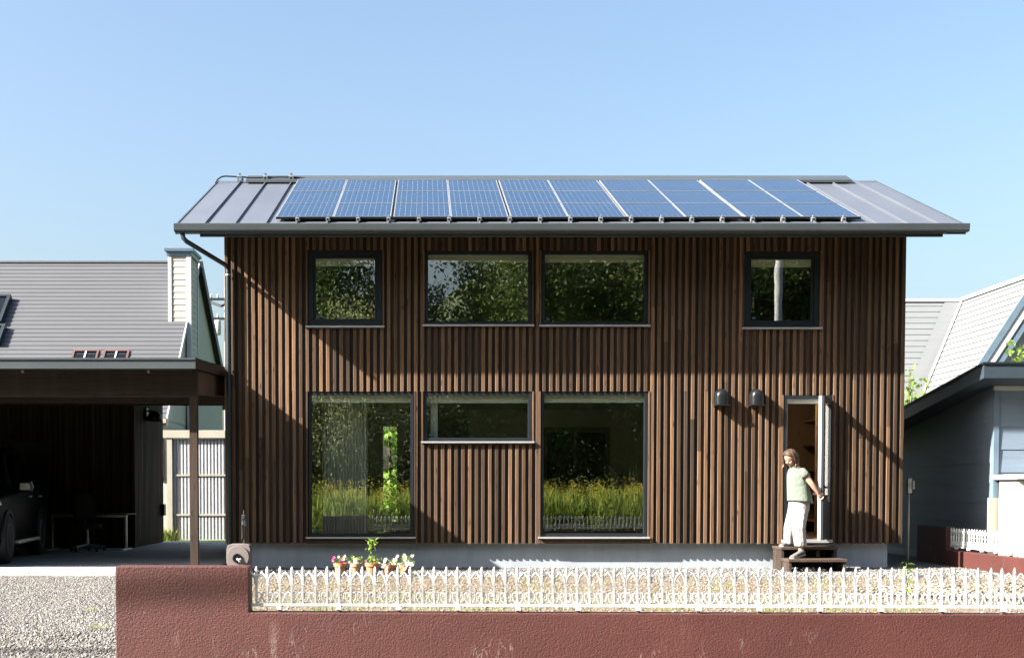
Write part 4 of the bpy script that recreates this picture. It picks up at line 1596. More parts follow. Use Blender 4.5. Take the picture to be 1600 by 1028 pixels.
for (xa_, ya_, xb_, yb_) in ((115, 573, 155.5, 546), (163, 573, 203, 546)):
    a, b = lroof(xa_, 560), lroof(xb_, 547)
    skylight(lroof(xa_, 547).x, b.x, salong(a) - .35, salong(b), MT['brown_frame'], MT['car_glass'], [(lroof(xa_, 547).x + b.x) / 2], 'brown-framed skylight low on the grey roof', .05, .05)
a, b = lroof(2, 508), lroof(19, 466)
skylight(a.x - 1.0, b.x, salong(a), salong(b), MT['pipe'], MT['car_glass'], [], 'dark skylight at the edge of the picture', .08, .16)
a, b = lroof(2, 540), lroof(2, 512)
skylight(a.x - 1.2, a.x - .02, salong(a), salong(b), MT['pipe'], MT['car_glass'], [], 'lower dark skylight at the edge of the picture', .08, .16)
MB().box(-22, LX + .02, LEY - .12, LEY + .0, LEZ - .10, LEZ + .0).build('gutter', MT['khaki'], lr)

# corrugated side gate / shed
cg = empty('corrugated_shed', (-4, 9.7, 0))
tag(cg, 'white corrugated metal shed in a khaki frame behind the carport', 'shed')
cy_ = 9.6
a, b = at(255, 672, cy_), at(263, 684, cy_)
cxl = at(262, 700, cy_).x
MB().box(a.x, -2.0, cy_ - .05, cy_ + 1.0, at(300, 684, cy_).z, at(300, 672, cy_).z).build('top_beam', MT['khaki'], cg)
MB().box(at(261, 700, cy_).x, at(269, 700, cy_).x, cy_ - .03, cy_ + .07, 0.06, at(300, 684, cy_).z - .001).build('post', MT['khaki'], cg)
cx0 = at(269, 700, cy_).x + .005
pts = []
x = cx0
k = 0
pit = .0765
while x < -2.0:
    pts += [(x, cy_ + .05), (x + pit * .30, cy_ + .05), (x + pit * .42, cy_ + .022), (x + pit * .86, cy_ + .022)]
    x += pit
zlv = [at(300, 845, cy_).z, at(300, 804, cy_).z, at(300, 742, cy_).z, at(300, 685, cy_).z]
for k in range(3):
    m_ = MB()
    m_.loft([[(px_, py_ , z) for px_, py_ in pts] for z in (max(.02, zlv[k]) + .02, zlv[k + 1] - .012)], caps=False, closed=False)
    m_.build('corrugated_sheet', MT['corr'], cg)
    if k: MB().box(cx0, -2.0, cy_ + .002, cy_ + .035, zlv[k] - .022, zlv[k] + .018).build('rail', MT['khaki'], cg)
MB().box(cx0, -2.0, cy_ + .9, cy_ + .98, .0, zlv[3] - .02).build('back_panel', MT['corr'], cg)

# far utility pole behind the house
up = empty('far_utility_pole', (at(351, 500, 30).x + .12, 30, 0))
tag(up, 'distant utility pole with insulators between chimney and timber house', 'utility pole')
ux = up.location.x
MB().tube([(ux, 30, 0), (ux, 30, 10.4)], [.17, .12], 12).build('pole', MT['pole'], up, smooth=True)
za = at(340, 470, 30).z
for dz in (0, -.75):
    m_ = MB().box(ux - .75, ux + .75, 29.86, 29.94, za + dz, za + dz + .09)
    m_.build('crossarm', MT['pipe'], up)
    for q in (-.62, -.36, .3, .6):
        MB().lathe([(.02, 0), (.05, .02), (.03, .06), (.05, .1), (.02, .15)], 8, (ux + q, 29.9, za + dz + .09)).build('insulator', MT['white_trim'], up, smooth=True)
MB().lathe([(.12, 0), (.13, .02), (.13, .55), (.1, .58)], 12, (ux - .36, 29.8, za - 1.35)).build('transformer', MT['white_trim'], up, smooth=True)
MB().tube([(ux - .6, 29.9, za), (ux - .72, 29.8, za - .9), (ux - .5, 29.8, za - 1.3)], .012, 5).build('lead_wire', MT['cable'], up)
MB().tube([(ux - .7, 29.9, za - .05), (ux - .2, 29.7, za - .25), (ux + .1, 29.8, za - .1)], .05, 6).build('wire_bundle', MT['cable'], up)

# ================================================================== RIGHT SIDE
gr = empty('grey_garage', (11, 2, 0))
tag(gr, 'blue-grey sided garage with a dark eave right of the timber house', 'garage')
GX, GY0, GY1 = 9.0, .42, 7.5
GH = at(1552, 598, GY0).z


def gzr(y): return at(1540, 571, -.1).z + .02 - (y + .1) * .145


m_ = MB()
z = .05
while z < gzr(GY0) - .16:
    ze = min(gzr(GY0) - .16, z + .30)
    ya = min(GY1, -.1 + (gzr(-.1) - .16 - z) / .145)          # roof underside meets the course here
    yb = min(GY1, -.1 + (gzr(-.1) - .16 - ze) / .145)
    if ya > GY0 + .02:
        m_.add([(GX - .014, GY0, z), (GX - .003, GY0, ze), (GX + .06, GY0, ze), (GX + .06, GY0, z), (GX - .014, ya, z), (GX - .003, max(yb, GY0 + .01), ze), (GX + .06, max(yb, GY0 + .01), ze), (GX + .06, ya, z)],
               [(0, 1, 2, 3), (7, 6, 5, 4), (0, 4, 5, 1), (1, 5, 6, 2), (2, 6, 7, 3), (3, 7, 4, 0)])
    z = ze
m_.build('side_wall', MT['grey_siding'], gr)
lap_wall('front_wall', (GX + .06, GY0 - .01), (15, GY0 - .01), .05, gzr(GY0) - .25, MT['grey_siding'], gr, .34)
MB().box(GX - .02, GX + .055, GY0 - .04, GY0 + .05, .05, gzr(GY0) - .2).build('corner_trim', MT['blue_trim'] if False else MT['lt_blue'], gr)
MB().box(GX - .03, 15, GY0 - .06, GY0 + .0, gzr(GY0) - .26, gzr(GY0) - .20).build('frieze', MT['white_trim'], gr)
GE = 8.6
mb = MB().prism([(GE, -.1, gzr(-.1)), (GE, 8.2, gzr(8.2)), (GE, 8.2, gzr(8.2) - .2), (GE, -.1, gzr(-.1) - .2)], (7, 0, 0))
mb.build('roof', MT['navy'], gr)
mb = MB().prism([(GE - .02, -.12, gzr(-.1) + .03), (GE - .02, 8.2, gzr(8.2) + .03), (GE - .02, 8.2, gzr(8.2) - .0), (GE - .02, -.12, gzr(-.1) - .0)], (7.05, 0, 0))
mb.build('drip_edge', MT['pipe'], gr)
MB().box(GX - .05, GX + .02, .6, GY1, .0, .12).build('base_flashing', MT['blue_trim'], gr)

# pale roofed house further back
ph = empty('pale_roofed_house', (15.7, 16, 0))
tag(ph, 'neighbour house with steep pale grey cross-gabled roof at the right', 'house')
PX, PY, PZ, PS = 15.2, 16.0, at(1497, 470, 16).z, 1.56
TT = 3.4
na = 17
dT = .108


def stepped(kind):
    m_ = MB()
    k = 0
    t = 0
    while t < TT + 1.0:
        t1 = t + dT
        if kind == 'A':                               # faces the camera, ridge along X
            z0, z1 = PZ - PS * t, PZ - PS * t1
            xe0, xe1 = PX - t + .02, PX - t1 + .02
            lo = 6.0
            m_.add([(lo, PY - t, z0), (xe0, PY - t, z0), (xe1, PY - t1, z1 + .018), (lo, PY - t1, z1 + .018), (lo, PY - t1 - .010, z1 + .011), (xe1, PY - t1 - .010, z1 + .011), (xe1, PY - t1, z1), (lo, PY - t1, z1)],
                   [(0, 1, 2, 3), (3, 2, 5, 4), (4, 5, 6, 7)])
        else:                                         # faces left, ridge along Y
            z0, z1 = PZ - PS * t, PZ - PS * t1
            ye0, ye1 = PY - t, PY - t1
            yg = 11.75
            if ye1 > yg:
                m_.add([(PX - t, ye0, z0), (PX - t, yg, z0), (PX - t1, yg, z1 + .03), (PX - t1, ye1, z1 + .03), (PX - t1 - .018, ye1, z1 + .018), (PX - t1 - .018, yg, z1 + .018), (PX - t1, yg, z1), (PX - t1, ye1, z1)],
                       [(0, 1, 2, 3), (3, 2, 5, 4), (4, 5, 6, 7)])
        t = t1
    return m_


pr = stepped('A').build('roof', MT['pale_roof'], ph)
WM[pr.name] = Matrix.Identity(4)
stepped('B').build('cross_roof', MT['pale_roof'], pr)
MB().box(6, PX + .05, PY - .08, PY + .08, PZ - .03, PZ + .05).build('ridge_cap', MT['white_trim'], pr)
MB().box(PX - .09, PX + .09, 11.7, PY, PZ - .03, PZ + .06).build('ridge_cap', MT['white_trim'], pr)
# valley flashing
v0 = Vector((PX, PY, PZ + .03))
vd = Vector((-1, -1, -PS))
mb = MB()
wv_ = .42
mb.quad(v0 + Vector((-.02, 0, .03)), v0 + vd * 3.6 + Vector((0, .02, .035)), v0 + vd * 3.6 + Vector((-wv_, 0, .035)), v0 + Vector((-wv_, 0, .03)))
mb.quad(v0 + Vector((-.02, 0, .03)), v0 + vd * 3.6 + Vector((0, .02, .035)), v0 + vd * 3.6 + Vector((0, -.16, .035)), v0 + Vector((0, -.16, .03)))
mb.build('valley_flashing', MT['pale_roof'], pr)
# right slope of the cross gable, and back
mb = MB()
mb.quad((PX, 11.75, PZ), (PX + 4, 11.75, PZ - 4 * PS), (PX + 4, PY + 4, PZ - 4 * PS), (PX, PY + 4, PZ))
mb.quad((6, PY + .01, PZ), (PX, PY + .01, PZ), (PX, PY + 4, PZ - 4 * PS), (6, PY + 4, PZ - 4 * PS))
mb.build('rear_slope', MT['pale_roof'], pr)
# barge boards on the gable facing the road
for nm, o0, o1, yy, mt in (('barge_board', .02, .30, 11.70, 'lt_blue'), ('barge_trim', .301, .62, 11.72, 'white_trim'), ('soffit_trim', .621, .95, 11.74, 'lt_blue')):
    m_ = MB()
    m_.prism([(PX, yy, PZ + .08 - o0), (PX - 4.2, yy, PZ + .08 - o0 - 4.2 * PS), (PX - 4.2, yy, PZ + .08 - o1 - 4.2 * PS), (PX, yy, PZ + .08 - o1)], (0, .05, 0))
    m_.prism([(PX, yy, PZ + .08 - o0), (PX + 4.2, yy, PZ + .08 - o0 - 4.2 * PS), (PX + 4.2, yy, PZ + .08 - o1 - 4.2 * PS), (PX, yy, PZ + .08 - o1)], (0, .05, 0))
    m_.build(nm, MT[mt], ph)
mb = MB()
mb.prism([(PX - 3.6, 12.1, .0), (PX + 3.6, 12.1, .0), (PX + 3.6, 12.1, PZ - 3.6 * PS - .2), (PX, 12.1, PZ - .4), (PX - 3.6, 12.1, PZ - 3.6 * PS - .2)], (0, .1, 0))
mb.build('gable_wall', MT['white_trim'], ph)
MB().box(6.2, PX - 3.5, 13.4, 13.5, 0, 2.4).build('wall', MT['cream_siding'], ph)
MB().box(PX + .05, PX + .8, 12.06, 12.095, PZ - 2.2, PZ - 1.2).build('gable_window', MT['car_glass'], ph)

# white oil tank, board, side wall with its own fence
tk = empty('white_tank', (9.3, 0, 0))
tag(tk, 'bright white metal tank with a thin lid at the right edge', 'tank')
tx = at(1561, 780, .30).x
tz = at(1575, 749, -.30).z
MB().box(tx, tx + 1.3, -.30, .32, .10, tz).build('tank_body', MT['white_paint'], tk, bevel=.02)
MB().box(tx - .06, tx + 1.36, -.36, .38, tz + .001, tz + .075).build('lid', MT['white_trim'], tk, bevel=.012)
for dx in (.1, 1.15):
    MB().box(tx + dx, tx + dx + .06, -.25, .28, 0, .101).build('leg', MT['silver'], tk)
mb = MB().prism([(tx - .13, .36, .05), (tx + .1, .36, .05), (tx + .1, .36, 1.03), (tx - .13, .36, 1.03)], (0, .03, 0))
tag(mb.build('leaning_board', MT['khaki'], None), 'pale grey board standing behind the white tank', 'board')
s_w = empty('side_boundary_wall', (8.5, 0, 0))
tag(s_w, 'low red-brown boundary wall running beside the grey garage', 'wall')
MB().box(8.46, 8.60, -9.2, .80, -.2, .235).build('low_wall', MT['stucco'], s_w, bevel=.008)
MB().box(8.46, 8.60, .801, 1.9, -.2, .585).build('wall_block', MT['stucco'], s_w, bevel=.008)
sf = empty('side_fence', (8.53, .76, 0), R(-90))
tag(sf, 'white cast metal fence on the low wall in front of the white tank', 'fence')
nS = 62
for i in range(nS):
    for nm, me in (('picket', pk_me), ('arch', ar_me), ('scroll', sc_me)):
        o = link(nm, me, None, sf, local=True)
        o.location = (i * FP, 0, -.008)
    if i % 5 == 2:
        o = link('foot', foot_me, None, sf, local=True); o.location = (i * FP, 0, -.008)
        o = link('foot_base', base_me, None, sf, local=True); o.location = (i * FP, 0, -.008)
MB().box(-.05, nS * FP, -.014, .014, zs['rb'] - .008, zs['rail'] - .008).build('rail', MT['rail_white'], sf, bevel=.003, local=True)
mp = empty('meter_post', (at(1418, 870, .7).x, .7, 0))
tag(mp, 'thin steel post with a small grey box beside the house corner', 'post')
mx_ = at(1419, 820, .7).x
mzt = at(1421, 768, .7).z
MB().tube([(mx_, .7, 0), (mx_, .7, mzt)], .019, 10).build('post', MT['khaki'], mp, smooth=True)
MB().box(mx_ - .03, mx_ + .03, .65, .74, mzt - .02, mzt + .20).build('box', MT['silver'], mp, bevel=.006)
MB().box(mx_ + .031, mx_ + .065, .63, .70, mzt + .04, mzt + .17).build('cover', MT['khaki'], mp, bevel=.006)

# ================================================================== PERSON
def remeshed(mb, name, mat, parent, voxel=.006, smooth_it=4):
    tmp = bpy.data.objects.new('tmp', mb.mesh('tmp'))
    COL.objects.link(tmp)
    m_ = tmp.modifiers.new('r', 'REMESH')
    m_.mode = 'VOXEL'
    m_.voxel_size = voxel
    s_ = tmp.modifiers.new('s', 'SMOOTH')
    s_.factor = .5
    s_.iterations = smooth_it
    dg = bpy.context.evaluated_depsgraph_get()
    me = bpy.data.meshes.new_from_object(tmp.evaluated_get(dg))
    bpy.data.objects.remove(tmp)
    me.name = name
    for p in me.polygons: p.use_smooth = True
    me.materials.clear()
    return link(name, me, mat, parent)


def ellipsoid(mb, c, X, Y, Z, n=16, m=10):
    c = Vector(c)
    rings = []
    for j in range(1, m):
        t = math.pi * j / m
        rings.append([c + X * (math.sin(t) * math.cos(2 * math.pi * k / n)) + Y * (math.sin(t) * math.sin(2 * math.pi * k / n)) + Z * math.cos(t) for k in range(n)])
    mb.loft(rings)


pr_ = empty('person', (5.78, -.5, .183))
tag(pr_, 'person with bobbed brown hair in green shirt and white trousers stepping out of the door', 'person')
Fd = Vector((-.90, -.436, 0))
Sd = Vector((.436, -.90, 0))
Up = Vector((0, 0, 1))


def pring(px, py, Y, a, b, n=22, off=0.0, tilt=0.0, wr=0.0, ph=0.0):
    c = at(px, py, Y)
    a, b = a * .94, b * .94
    out = []
    for k in range(n):
        t = 2 * math.pi * k / n
        rad = 1 + wr * math.sin(5 * t + ph) + wr * .6 * math.sin(9 * t + 2 * ph)
        out.append(c + Fd * (a * math.cos(t) * rad) + Sd * (b * math.sin(t) * rad) + Up * (tilt * math.cos(t)))
    return out


# head frame
hd = Vector((-.76, -.48, -.50)).normalized()          # looks down and left
hs_ = hd.cross(Up).normalized() * -1                  # her left
hu = hs_.cross(hd) * -1
if hu.z < 0: hu = -hu
hc = at(1235.5, 715.5, -.50)
mb = MB()
ellipsoid(mb, hc + hu * .018, hd * .092, hs_ * .076, hu * .098)                     # skull
ellipsoid(mb, hc - hu * .045 + hd * .020, hd * .066, hs_ * .058, hu * .070)         # jaw
ellipsoid(mb, hc - hu * .092 + hd * .052, hd * .022, hs_ * .024, hu * .022)         # chin
ellipsoid(mb, hc - hu * .030 + hd * .088, hd * .020, hs_ * .014, hu * .024)         # nose
ellipsoid(mb, hc - hu * .035 + hd * .055 + hs_ * .038, hd * .026, hs_ * .022, hu * .026)
ellipsoid(mb, hc - hu * .035 + hd * .055 - hs_ * .038, hd * .026, hs_ * .022, hu * .026)
nk = at(1241.5, 730, -.47)
mb.tube([hc - hu * .07 - hd * .02, nk, at(1244, 738, -.47)], [.048, .050, .07], 14)
sh_l = at(1253.5, 736.5, -.60)
el_l = at(1268.5, 756, -.66)
wr_l = at(1278.5, 770.5, -.66)
hand = at(1282.5, 775.5, -.655)
mb.tube([at(1245, 740, -.47), sh_l - Up * .005, sh_l.lerp(el_l, .35), el_l, el_l.lerp(wr_l, .3), wr_l], [.08, .052, .046, .037, .036, .024], 14)
# palm and fingers curled round the door edge
pd = (hand - wr_l).normalized()
lat = Up.cross(pd).normalized()
ellipsoid(mb, wr_l.lerp(hand, .55), pd * .045, lat * .017, pd.cross(lat) * .036)
up2 = pd.cross(lat)
for k, (o_, L_) in enumerate(((-.028, .058), (-.010, .066), (.009, .062), (.027, .05))):
    b0 = hand + up2 * o_ * .95
    b1 = b0 + pd * L_ * .45 + lat * .006
    b2 = b1 + pd * L_ * .15 - lat * L_ * .45 * (1 if lat.x < 0 else -1)
    mb.tube([b0 - pd * .02, b0, b1, b2], [.010, .0095, .009, .0075], 8)
mb.tube([wr_l.lerp(hand, .3) + up2 * .02, wr_l.lerp(hand, .7) + up2 * .045, hand + up2 * .045 + pd * .01], [.012, .0105, .009], 8)
# right arm hangs on the far side
sh_r = at(1241, 736.5, -.34)
el_r = at(1244, 760, -.30)
wr_r = at(1246, 778, -.29)
mb.tube([at(1245, 740, -.47), sh_r, el_r, wr_r], [.08, .05, .037, .025], 14)
hr_ = wr_r + Vector((0, 0, -.05)) + Fd * .03
ellipsoid(mb, wr_r.lerp(hr_, .7), Fd * .03, Sd * .015, Up * .045)
for k in range(4):
    b0 = hr_ + Fd * (.022 - .015 * k) - Up * .01
    mb.tube([b0 + Up * .02, b0 - Up * .025, b0 - Up * .05 - Sd * .0 + Fd * .012], [.009, .0085, .007], 8)
mb.tube([hr_ + Fd * .02 + Up * .03, hr_ + Fd * .045, hr_ + Fd * .05 - Up * .02], [.011, .01, .008], 8)
# torso and legs inside the clothes, down to the ankles
mb.loft([pring(1246, 742, -.47, .09, .15), pring(1247, 765, -.47, .09, .13), pring(1248.5, 788, -.47, .10, .15), pring(1248.5, 800, -.47, .09, .14)])
kn_l, an_l = at(1246.5, 822, -.60), at(1251.5, 858, -.615)
kn_r, an_r = at(1236, 820, -.44), at(1235.5, 849, -.385)
mb.tube([at(1252, 796, -.53), kn_l, an_l, an_l - Up * .05 + Fd * .02], [.075, .052, .033, .035], 14)
mb.tube([at(1244, 796, -.43), kn_r, an_r, an_r - Up * .045 + Fd * .02], [.075, .052, .033, .035], 14)
body = remeshed(mb, 'body', MT['skin'], pr_, .0065, 3)
# face
WM[body.name] = Matrix.Identity(4)
for s in (-1, 1):
    mb = MB()
    ellipsoid(mb, hc + hu * .004 + hd * .079 + hs_ * (s * .031), hd * .006, hs_ * .013, hu * .004, 10, 6)
    mb.build('eye', MT['hair'], pr_, smooth=True)
    mb = MB()
    mb.tube([hc + hu * .022 + hd * .083 + hs_ * (s * .016), hc + hu * .027 + hd * .079 + hs_ * (s * .032), hc + hu * .022 + hd * .068 + hs_ * (s * .046)], .0035, 6)
    mb.build('eyebrow', MT['hair'], pr_, smooth=True)
mb = MB()
mb.tube([hc - hu * .058 + hd * .072 - hs_ * .022, hc - hu * .066 + hd * .082, hc - hu * .058 + hd * .072 + hs_ * .022], [.003, .006, .003], 6)
mb.build('mouth', MT['lip'], pr_, smooth=True)
# hair: cap + locks
mb = MB()
rings = []
n = 24
for j in range(1, 9):
    t = math.pi * .60 * j / 8
    ring = []
    for k in range(n):
        a = 2 * math.pi * k / n
        d = hd * math.cos(a) + hs_ * math.sin(a)
        fr = max(0, math.cos(a))
        tt = t * (1 - .48 * fr)
        r = Vector((0, 0, 0)) + d * math.sin(tt) * (.104 if True else 0) * (1 - .12 * abs(math.sin(a))) + hu * math.cos(tt) * .112
        ring.append(hc + hu * .020 - hd * .006 + r)
    rings.append(ring)
mb.loft(rings, caps=True)
cap = mb.build('hair', MT['hair'], pr_, smooth=True)
hrng = random.Random(5)
locks, tips = MB(), MB()
for k in range(190):
    a = R(72) + (R(306) - R(72)) * k / 189 + hrng.uniform(-.06, .06)
    d = hd * math.cos(a) + hs_ * math.sin(a)
    r0 = hc + hu * (.118 + hrng.uniform(-.01, .010)) + d * .018 - hd * .01 + hs_ * hrng.uniform(-.01, .01)
    r1 = hc + hu * (.072 + hrng.uniform(-.008, .008)) + d * (.090 + hrng.uniform(-.006, .008))
    r2 = hc - hu * .005 + d * (.101 + hrng.uniform(-.006, .01))
    r3 = hc - hu * .02 + d * .092 - Up * (.048 + hrng.uniform(0, .02)) + Fd * (.012 if a > math.pi else -.018)
    fl = .012 + (.022 if math.cos(a) > .1 and math.sin(a) < 0 else 0)
    r4 = r3 - Up * (.035 + hrng.uniform(0, .025)) + d * fl * hrng.uniform(.3, 1.1) + Vector((-.01, 0, 0))
    locks.tube([r0, r0.lerp(r1, .5) + hu * .012, r1, r2, r3], [.004, .0075, .009, .009, .007], 5)
    tips.tube([r3 + Up * .010, r3.lerp(r4, .5), r4], [.0072, .006, .0015], 5)
locks.build('hair_locks', MT['hair'], pr_, smooth=True)
tips.build('hair_tips', MT['hair_tip'], pr_, smooth=True)
# shirt
mb = MB()
Yt = -.475
mb.loft([pring(1241.5, 728.5, Yt, .058, .060, tilt=-.01), pring(1242.3, 730.5, Yt, .068, .085, tilt=-.012), pring(1243.6, 732.6, Yt, .088, .135), pring(1244.8, 735.5, Yt, .108, .165), pring(1245.8, 741, Yt, .128, .178),
         pring(1246.2, 748, Yt, .136, .182, wr=.010, ph=.4), pring(1246.8, 757, Yt, .142, .184, wr=.018, ph=.7), pring(1247.8, 766, Yt, .150, .190, wr=.028, ph=1.1), pring(1249, 775, Yt, .160, .198, wr=.036, ph=1.4), pring(1249.8, 781.5, Yt, .168, .206, tilt=.012, wr=.042, ph=1.7), pring(1250.2, 785, Yt, .170, .21, tilt=.02, wr=.044, ph=1.9),
         pring(1250, 784, Yt, .160, .20, tilt=.02, wr=.044, ph=1.9), pring(1249, 775, Yt, .135, .175)], caps=False)
shirt = mb.build('shirt', MT['shirt'], pr_, smooth=True)
for sh, el, s in ((sh_l, el_l, 1), (sh_r, el_r, -1)):
    ax_ = (el - sh).normalized()
    mb = MB()
    p0 = sh - Sd * s * .05 - Up * .004
    p1 = sh + Sd * s * .002 + Up * .002
    p2 = sh + ax_ * .05
    p3 = sh + ax_ * .095
    mb.tube([p0, p1, p2, p3, p3 - ax_ * .012], [.050, .056, .060, .066, .058], 18, caps=False)
    mb.build('sleeve', MT['shirt'], pr_, smooth=True)
mb = MB()
pts_c = [at(1241.5, 729.2, Yt) + Fd * (.060 * math.cos(t)) + Sd * (.064 * math.sin(t)) + Up * (.006 - .012 * math.cos(t)) for t in [2 * math.pi * q / 20 for q in range(21)]]
mb.tube(pts_c, .008, 8)
mb.build('collar', MT['shirt'], pr_, smooth=True)
# trousers
mb = MB()


def leg_ring(p, a, b, wr, ph, n=22, sp=0):
    out = []
    for k in range(n):
        t = 2 * math.pi * k / n
        rad = 1 + wr * math.sin(4 * t + ph) + wr * .7 * math.sin(7 * t - ph)
        out.append(p + Fd * a * math.cos(t) * rad + Sd * b * math.sin(t) * rad)
    return out


hem_l, hem_r = at(1250.8, 853.5, -.605), at(1233.8, 850, -.39)
mb.loft([pring(1248.6, 776, Yt, .125, .155), pring(1248.6, 784, Yt, .142, .165), pring(1248.2, 792, Yt, .150, .17, wr=.01), pring(1247.4, 799, Yt, .142, .168, wr=.012), pring(1246.6, 804, Yt, .11, .14)])
mb.loft([leg_ring(at(1252, 788, -.53), .11, .09, .0, 0), leg_ring(at(1251.3, 800, -.545), .112, .098, .02, 1), leg_ring(at(1249, 812, -.575), .108, .098, .03, 1.6), leg_ring(at(1248, 824, -.60), .096, .092, .04, 2.4), leg_ring(at(1249, 838, -.605), .090, .086, .05, 3.1), leg_ring(hem_l, .086, .082, .06, 3.6), leg_ring(hem_l + Up * .01, .076, .072, .06, 3.6), leg_ring(at(1248, 840, -.605), .06, .06, 0, 0)])
mb.loft([leg_ring(at(1243.5, 788, -.43), .11, .09, .0, 0), leg_ring(at(1242, 800, -.43), .112, .098, .02, 2), leg_ring(at(1239, 812, -.435), .108, .098, .03, 2.6), leg_ring(at(1235, 824, -.43), .094, .09, .04, 3.2), leg_ring(at(1233.8, 838, -.41), .084, .08, .05, 4), leg_ring(hem_r, .076, .074, .06, 4.6), leg_ring(hem_r + Up * .01, .064, .064, .06, 4.6), leg_ring(at(1234, 838, -.41), .055, .055, 0, 0)])
remeshed(mb, 'trousers', MT['trousers'], pr_, .008, 3)


def shoe(heel, fd, pitch, zs_):
    M_ = Matrix.Translation(heel) @ Matrix(((fd.x, -fd.y, 0, 0), (fd.y, fd.x, 0, 0), (0, 0, 1, 0), (0, 0, 0, 1))) @ Matrix.Rotation(R(pitch), 4, 'Y')
    m_ = MB()
    stn = [(-.03, .018, .035, .05), (-.022, .030, .02, .082), (.01, .036, .018, .088), (.06, .036, .018, .082), (.11, .040, .018, .068), (.16, .044, .018, .055), (.20, .040, .018, .046), (.222, .026, .02, .036)]
    m_.loft([[M_ @ Vector((x, w * math.cos(t), lo + (hi - lo) * (.5 + .5 * math.sin(t)))) for t in [2 * math.pi * q / 16 for q in range(16)]] for x, w, lo, hi in stn])
    m_.build('shoe', MT['shoe'], pr_, smooth=True)
    m_ = MB()
    m_.loft([[M_ @ Vector((x, s * (w + .003) * yy, z)) for s, yy, z in ((1, 1, .0), (1, 1.02, .022), (-1, 1.02, .022), (-1, 1, .0))] for x, w, lo, hi in stn])
    m_.build('sole', MT['shoe_sole'], pr_)


shoe(Vector((an_l.x + .03, an_l.y + .0, .222)), Fd, 11, 0)
shoe(Vector((an_r.x + .03, an_r.y + .02, .340)), Fd, 0, 0)

# ================================================================== PLANTS
leaf_v = [(0, 0, 0), (.32, .42, .06), (0, 1, 0), (-.32, .42, .06)]
leaf_f = [(0, 1, 2, 3)]
blade_v = [(-.07, 0, 0), (.07, 0, 0), (.045, .06, .55), (0, .22, 1), (-.045, .06, .55)]


def leaves(name, pos, size, mat, parent, mode='any', tilt=.6, kind=None):
    pos = np.asarray(pos, float)
    N = len(pos)
    sz = np.asarray(size) * np.ones(N)
    sz = sz * nrg.uniform(.6, 1.25, N)
    return islands(name, leaf_v, leaf_f, xf(rotmats(N, mode, tilt), sz, pos), mat, parent, kind)


def pot(px, w, zr, mat, label, seed, plant):
    Y = -1.5
    c = at(px, 890, Y)
    p = empty('flower_pot', (c.x, Y, 0))
    tag(p, label, 'flower pot', 'terracotta pots in front of the house')
    r = w / 2 / 116.7
    prof = [(r * .66, 0), (r * .86, zr - .045), (r * .87, zr - .046), (r * 1.0, zr - .044), (r * 1.02, zr), (r * .92, zr), (r * .90, zr - .03)]
    MB().lathe(prof, 24, (c.x, Y, 0)).build('pot', mat, p, autosmooth=40)
    MB().lathe([(.004, zr - .024), (r * .9, zr - .022)], 20, (c.x, Y, 0), caps=False).build('soil', MT['soil'], p)
    rs = random.Random(seed)
    plant(p, Vector((c.x, Y, zr - .02)), r, rs)
    return p


def gp(rs, r, lo, hi, sx=1.0):
    a = rs.uniform(0, 6.283)
    d = r * math.sqrt(rs.random())
    return math.cos(a) * d * sx, math.sin(a) * d, rs.uniform(lo, hi)


def bush(nleaf, rad, lo, hi, lsz, lmat, flowers, sx=1.15):
    def f(p, c, r, rs):
        pts = [tuple(c + Vector(gp(rs, r * rad, lo, hi, sx))) for _ in range(nleaf)]
        leaves('foliage', pts, lsz, MT[lmat], p)
        m_ = MB()
        for _ in range(7):
            q = Vector(gp(rs, r * rad * .8, (lo + hi) / 2, hi, sx))
            m_.tube([c, c + Vector((q.x * .4, q.y * .4, q.z * .5)), c + q], .003, 5)
        m_.build('stems', MT['stem'], p)
        for mt_, nf, fs, l2, h2 in flowers:
            for k in range(nf):
                q = c + Vector(gp(rs, r * rad * 1.02, l2, h2, sx))
                pet = [q + Vector((math.cos(a) * fs * .22, rs.uniform(-.3, .3) * fs, math.sin(a) * fs * .22)) for a in [6.283 * t / 5 for t in range(5)] for _ in range(1)]
                N = 6
                ang = [6.283 * t / N for t in range(N)]
                m_ = MB()
                nrm = Vector((rs.uniform(-.9, .3), -1, rs.uniform(-.1, .9))).normalized()
                u = nrm.cross(Up).normalized()
                v = u.cross(nrm)
                for a in ang:
                    d1 = (u * math.cos(a) + v * math.sin(a))
                    d2 = (u * math.cos(a + .5) + v * math.sin(a + .5))
                    d3 = (u * math.cos(a - .5) + v * math.sin(a - .5))
                    m_.quad(q - nrm * -.0 + nrm * -fs * .2, q + d3 * fs * .62, q + d1 * fs * .78 + nrm * fs * .1, q + d2 * fs * .62)
                m_.build('flower', MT[mt_], p)
    return f


def vine(p, c, r, rs):
    m_ = MB()
    path = [c, c + Vector((.01, 0, .1)), c + Vector((-.015, 0, .2)), c + Vector((0, .01, .28)), c + Vector((-.02, 0, .345))]
    m_.tube(path, [.005, .0045, .004, .003, .002], 6)
    m_.build('stems', MT['stem'], p)
    pts = []
    for _ in range(34):
        t = rs.random()
        k = min(3, int(t * 4))
        q = path[k].lerp(path[k + 1], t * 4 - k)
        pts.append(tuple(q + Vector((rs.uniform(-.05, .05), rs.uniform(-.05, .03), rs.uniform(-.02, .03)))))
    leaves('foliage', pts, .075, MT['leaf_bright'], p, 'z', 1.2)
    pts = [tuple(c + Vector(gp(rs, r * 1.25, .0, .07))) for _ in range(60)]
    leaves('lower_foliage', pts, .035, MT['leaf_bright'], p)
    bush(2, 1.0, .02, .08, .02, 'leaf_bright', [('petal_red', 2, .028, .03, .09), ('petal_white', 2, .026, -.005, .03)])(p, c, r, rs)


